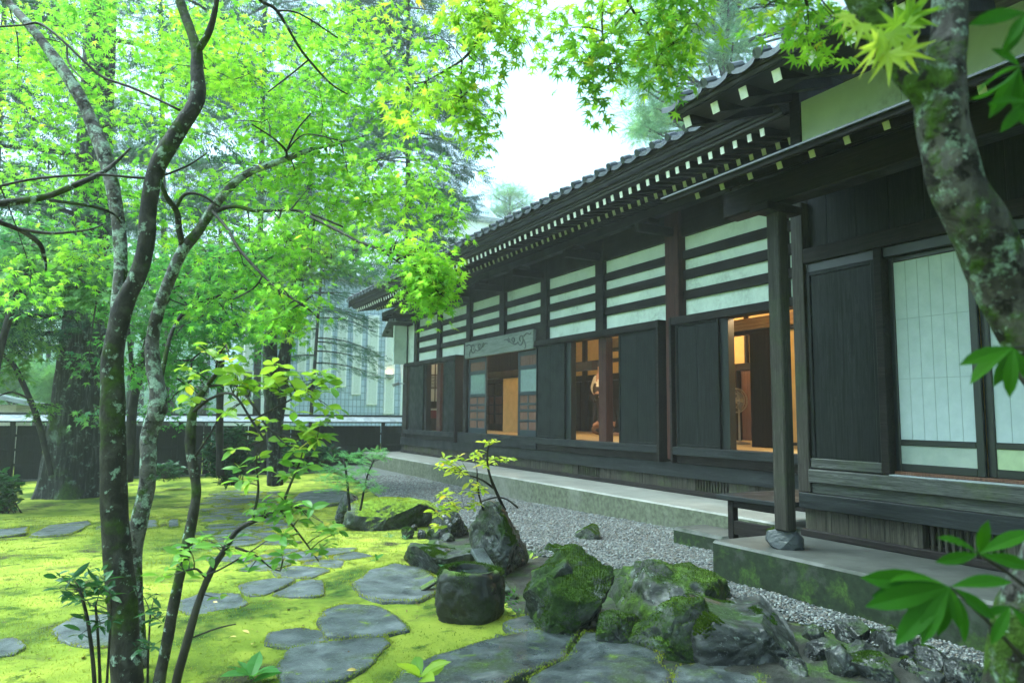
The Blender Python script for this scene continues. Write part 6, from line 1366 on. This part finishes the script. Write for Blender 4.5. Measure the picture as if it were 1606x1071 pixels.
o = leaves('far_wood', *L.get(), TFR, leafmat('misty_far_leaf', (.2, .36, .27), (.34, .5, .38), None, .5, .6, (1.1, 1.2, 1.05)), None, tw, M_barkd); tag(o, 'misty far wood beyond the fence', 'wood', None, 'stuff')  # leaf tone lightened, distance mist put into the colour
T3 = (np.array([(-.3, 0, 0), (.3, 0, 0), (0, 1, 0)]), np.array([(0, 1, 2)]))
M_cush = leafmat('moss_cushion_blade', (.016, .045, .006), (.06, .12, .01), (.12, .19, .02), .3, .8, (1.2, 1.1, .7), .05)
leaves('moss_growth', *leaves_later[1:], T3, M_cush, leaves_later[0])
for (o, P_, T_, N_, S_, msy) in MOSSQ: leaves('moss_growth', P_, T_, N_, S_, T3, M_blade if 'capped' in o['label'] else M_cush, o)
# brown litter on the moss
rg = np.random.default_rng(77); n = 1500; y = 2.6+(rg.random(n)**1.4)*13; x = -y*.6+rg.random(n)*(y*.6+np.interp(y, gby, gbx)-.2)
o = leaves('leaf_litter', np.stack([x, y, gz_full(x, y)+.012], -1), np.concatenate([rg.normal(size=(n, 2)), np.zeros((n, 1))], 1), np.array([0, 0, 1.])[None]+rg.normal(size=(n, 3))*.3, rg.uniform(.012, .04, n), T_oval(.3, .1, 2), leafmat('brown_litter', (.06, .04, .02), (.2, .13, .05), (.35, .26, .08), .2, .7), None)
tag(o, 'tiny brown leaf scraps scattered over the moss', 'litter', None, 'stuff')
# ---- moss carpet: tiny blades
def blades(n):
    rg = np.random.default_rng(99); y = 2.0+(rg.random(n)**1.7)*11; x = -y*.62+rg.random(n)*(y*.62+np.interp(y, gby, gbx)); q_ = lownoise(x, y, .9, 3.)+.6*lownoise(x, y, 2.3, .5); ok = (q_+rg.normal(size=n)*.35 > -.35) & np.array([not in_poly(p, SP) for p in zip(x, y)]); x, y = x[ok], y[ok]; n = len(x)
    z = gz_full(x, y); m = rg.uniform(.005, .012, n)*(1+.09*y)
    tip = np.stack([rg.normal(size=n)*.5, rg.normal(size=n)*.5, np.ones(n)], -1); nn = rg.normal(size=(n, 3)); 
    return np.stack([x, y, z-.004], -1), tip, nn, m
T3 = (np.array([(-.22, 0, 0), (.22, 0, 0), (0, 1, 0)]), np.array([(0, 1, 2)]))
cp, ct_, cn, cs = [[q] for q in blades(260000)]
rg = np.random.default_rng(123)
for out, hh in CREEP:                                       # moss creeping up to and over the stone rims
    out = np.array(out); n_ = len(out); per = np.linalg.norm(np.roll(out, -1, 0)-out, axis=1).sum(); m_ = int(min(1400, per*380))
    i_ = rg.integers(0, n_, m_); u_ = rg.random((m_, 1)); q = out[i_]*(1-u_)+out[(i_+1) % n_]*u_; cc = out.mean(0)
    d_ = cc-q; L_ = np.linalg.norm(d_, axis=1, keepdims=True); wv = np.array([max(0, mn.noise(Vector(v)*7)+.25) for v in q])
    q = q+d_/L_*(rg.normal(size=(m_, 1))*.012+wv[:, None]*rg.random((m_, 1))*.05); q[:, 2] += hh-.003-.012*(rg.random(m_) < .3)
    cp.append(q); ct_.append(np.stack([rg.normal(size=m_)*.6, rg.normal(size=m_)*.6, np.ones(m_)], -1)); cn.append(rg.normal(size=(m_, 3))); cs.append(rg.uniform(.006, .013, m_)*(1+.05*q[:, 1]))
o = leaves('moss_carpet', np.concatenate(cp), np.concatenate(ct_), np.concatenate(cn), np.concatenate(cs), T3, M_blade, None); tag(o, 'short bright moss growth over the garden ground', 'moss', None, 'stuff')
# fallen yellow leaves on the moss
for k, (px, py) in enumerate([(358, 1000), (395, 1010), (335, 942), (380, 988), (560, 1050), (700, 965), (450, 955), (130, 1030)]):
    p = ong(px, py, .02); rg = np.random.default_rng(k); L = Lf(); L.add(p[None], rg.normal(size=(1, 3))*np.array([[1, 1, .15]]), np.array([[0, 0, 1.]])+rg.normal(size=(1, 3))*.25, np.array([.06]))
    tag(leaves('fallen_leaf', *L.get(), TO, plain('yellowed_leaf', (.5, .36, .08), .5), None), 'single yellowed leaf fallen on the moss', 'leaf', 'fallen leaves on the moss')

# ------------------------------------------------------------------ misty rain air
hz = MB(); hz.add([(x, y, z) for x in (-160, 165) for y in (-160, 175) for z in (-6, 30)], [(0, 1, 3, 2), (4, 6, 7, 5), (0, 4, 5, 1), (2, 3, 7, 6), (0, 2, 6, 4), (1, 5, 7, 3)])
hm, ht, ho = newmat('haze_air'); pv_ = N(ht, 'ShaderNodeVolumePrincipled'); pv_.inputs['Color'].default_value = (.97, .995, 1, 1); pv_.inputs['Density'].default_value = .0019; pv_.inputs['Anisotropy'].default_value = .2
ht.links.new(pv_.outputs[0], ho.inputs['Volume'])
h = hz.build('haze', hm); tag(h, 'pale rainy air over the garden', 'haze', None, 'stuff')
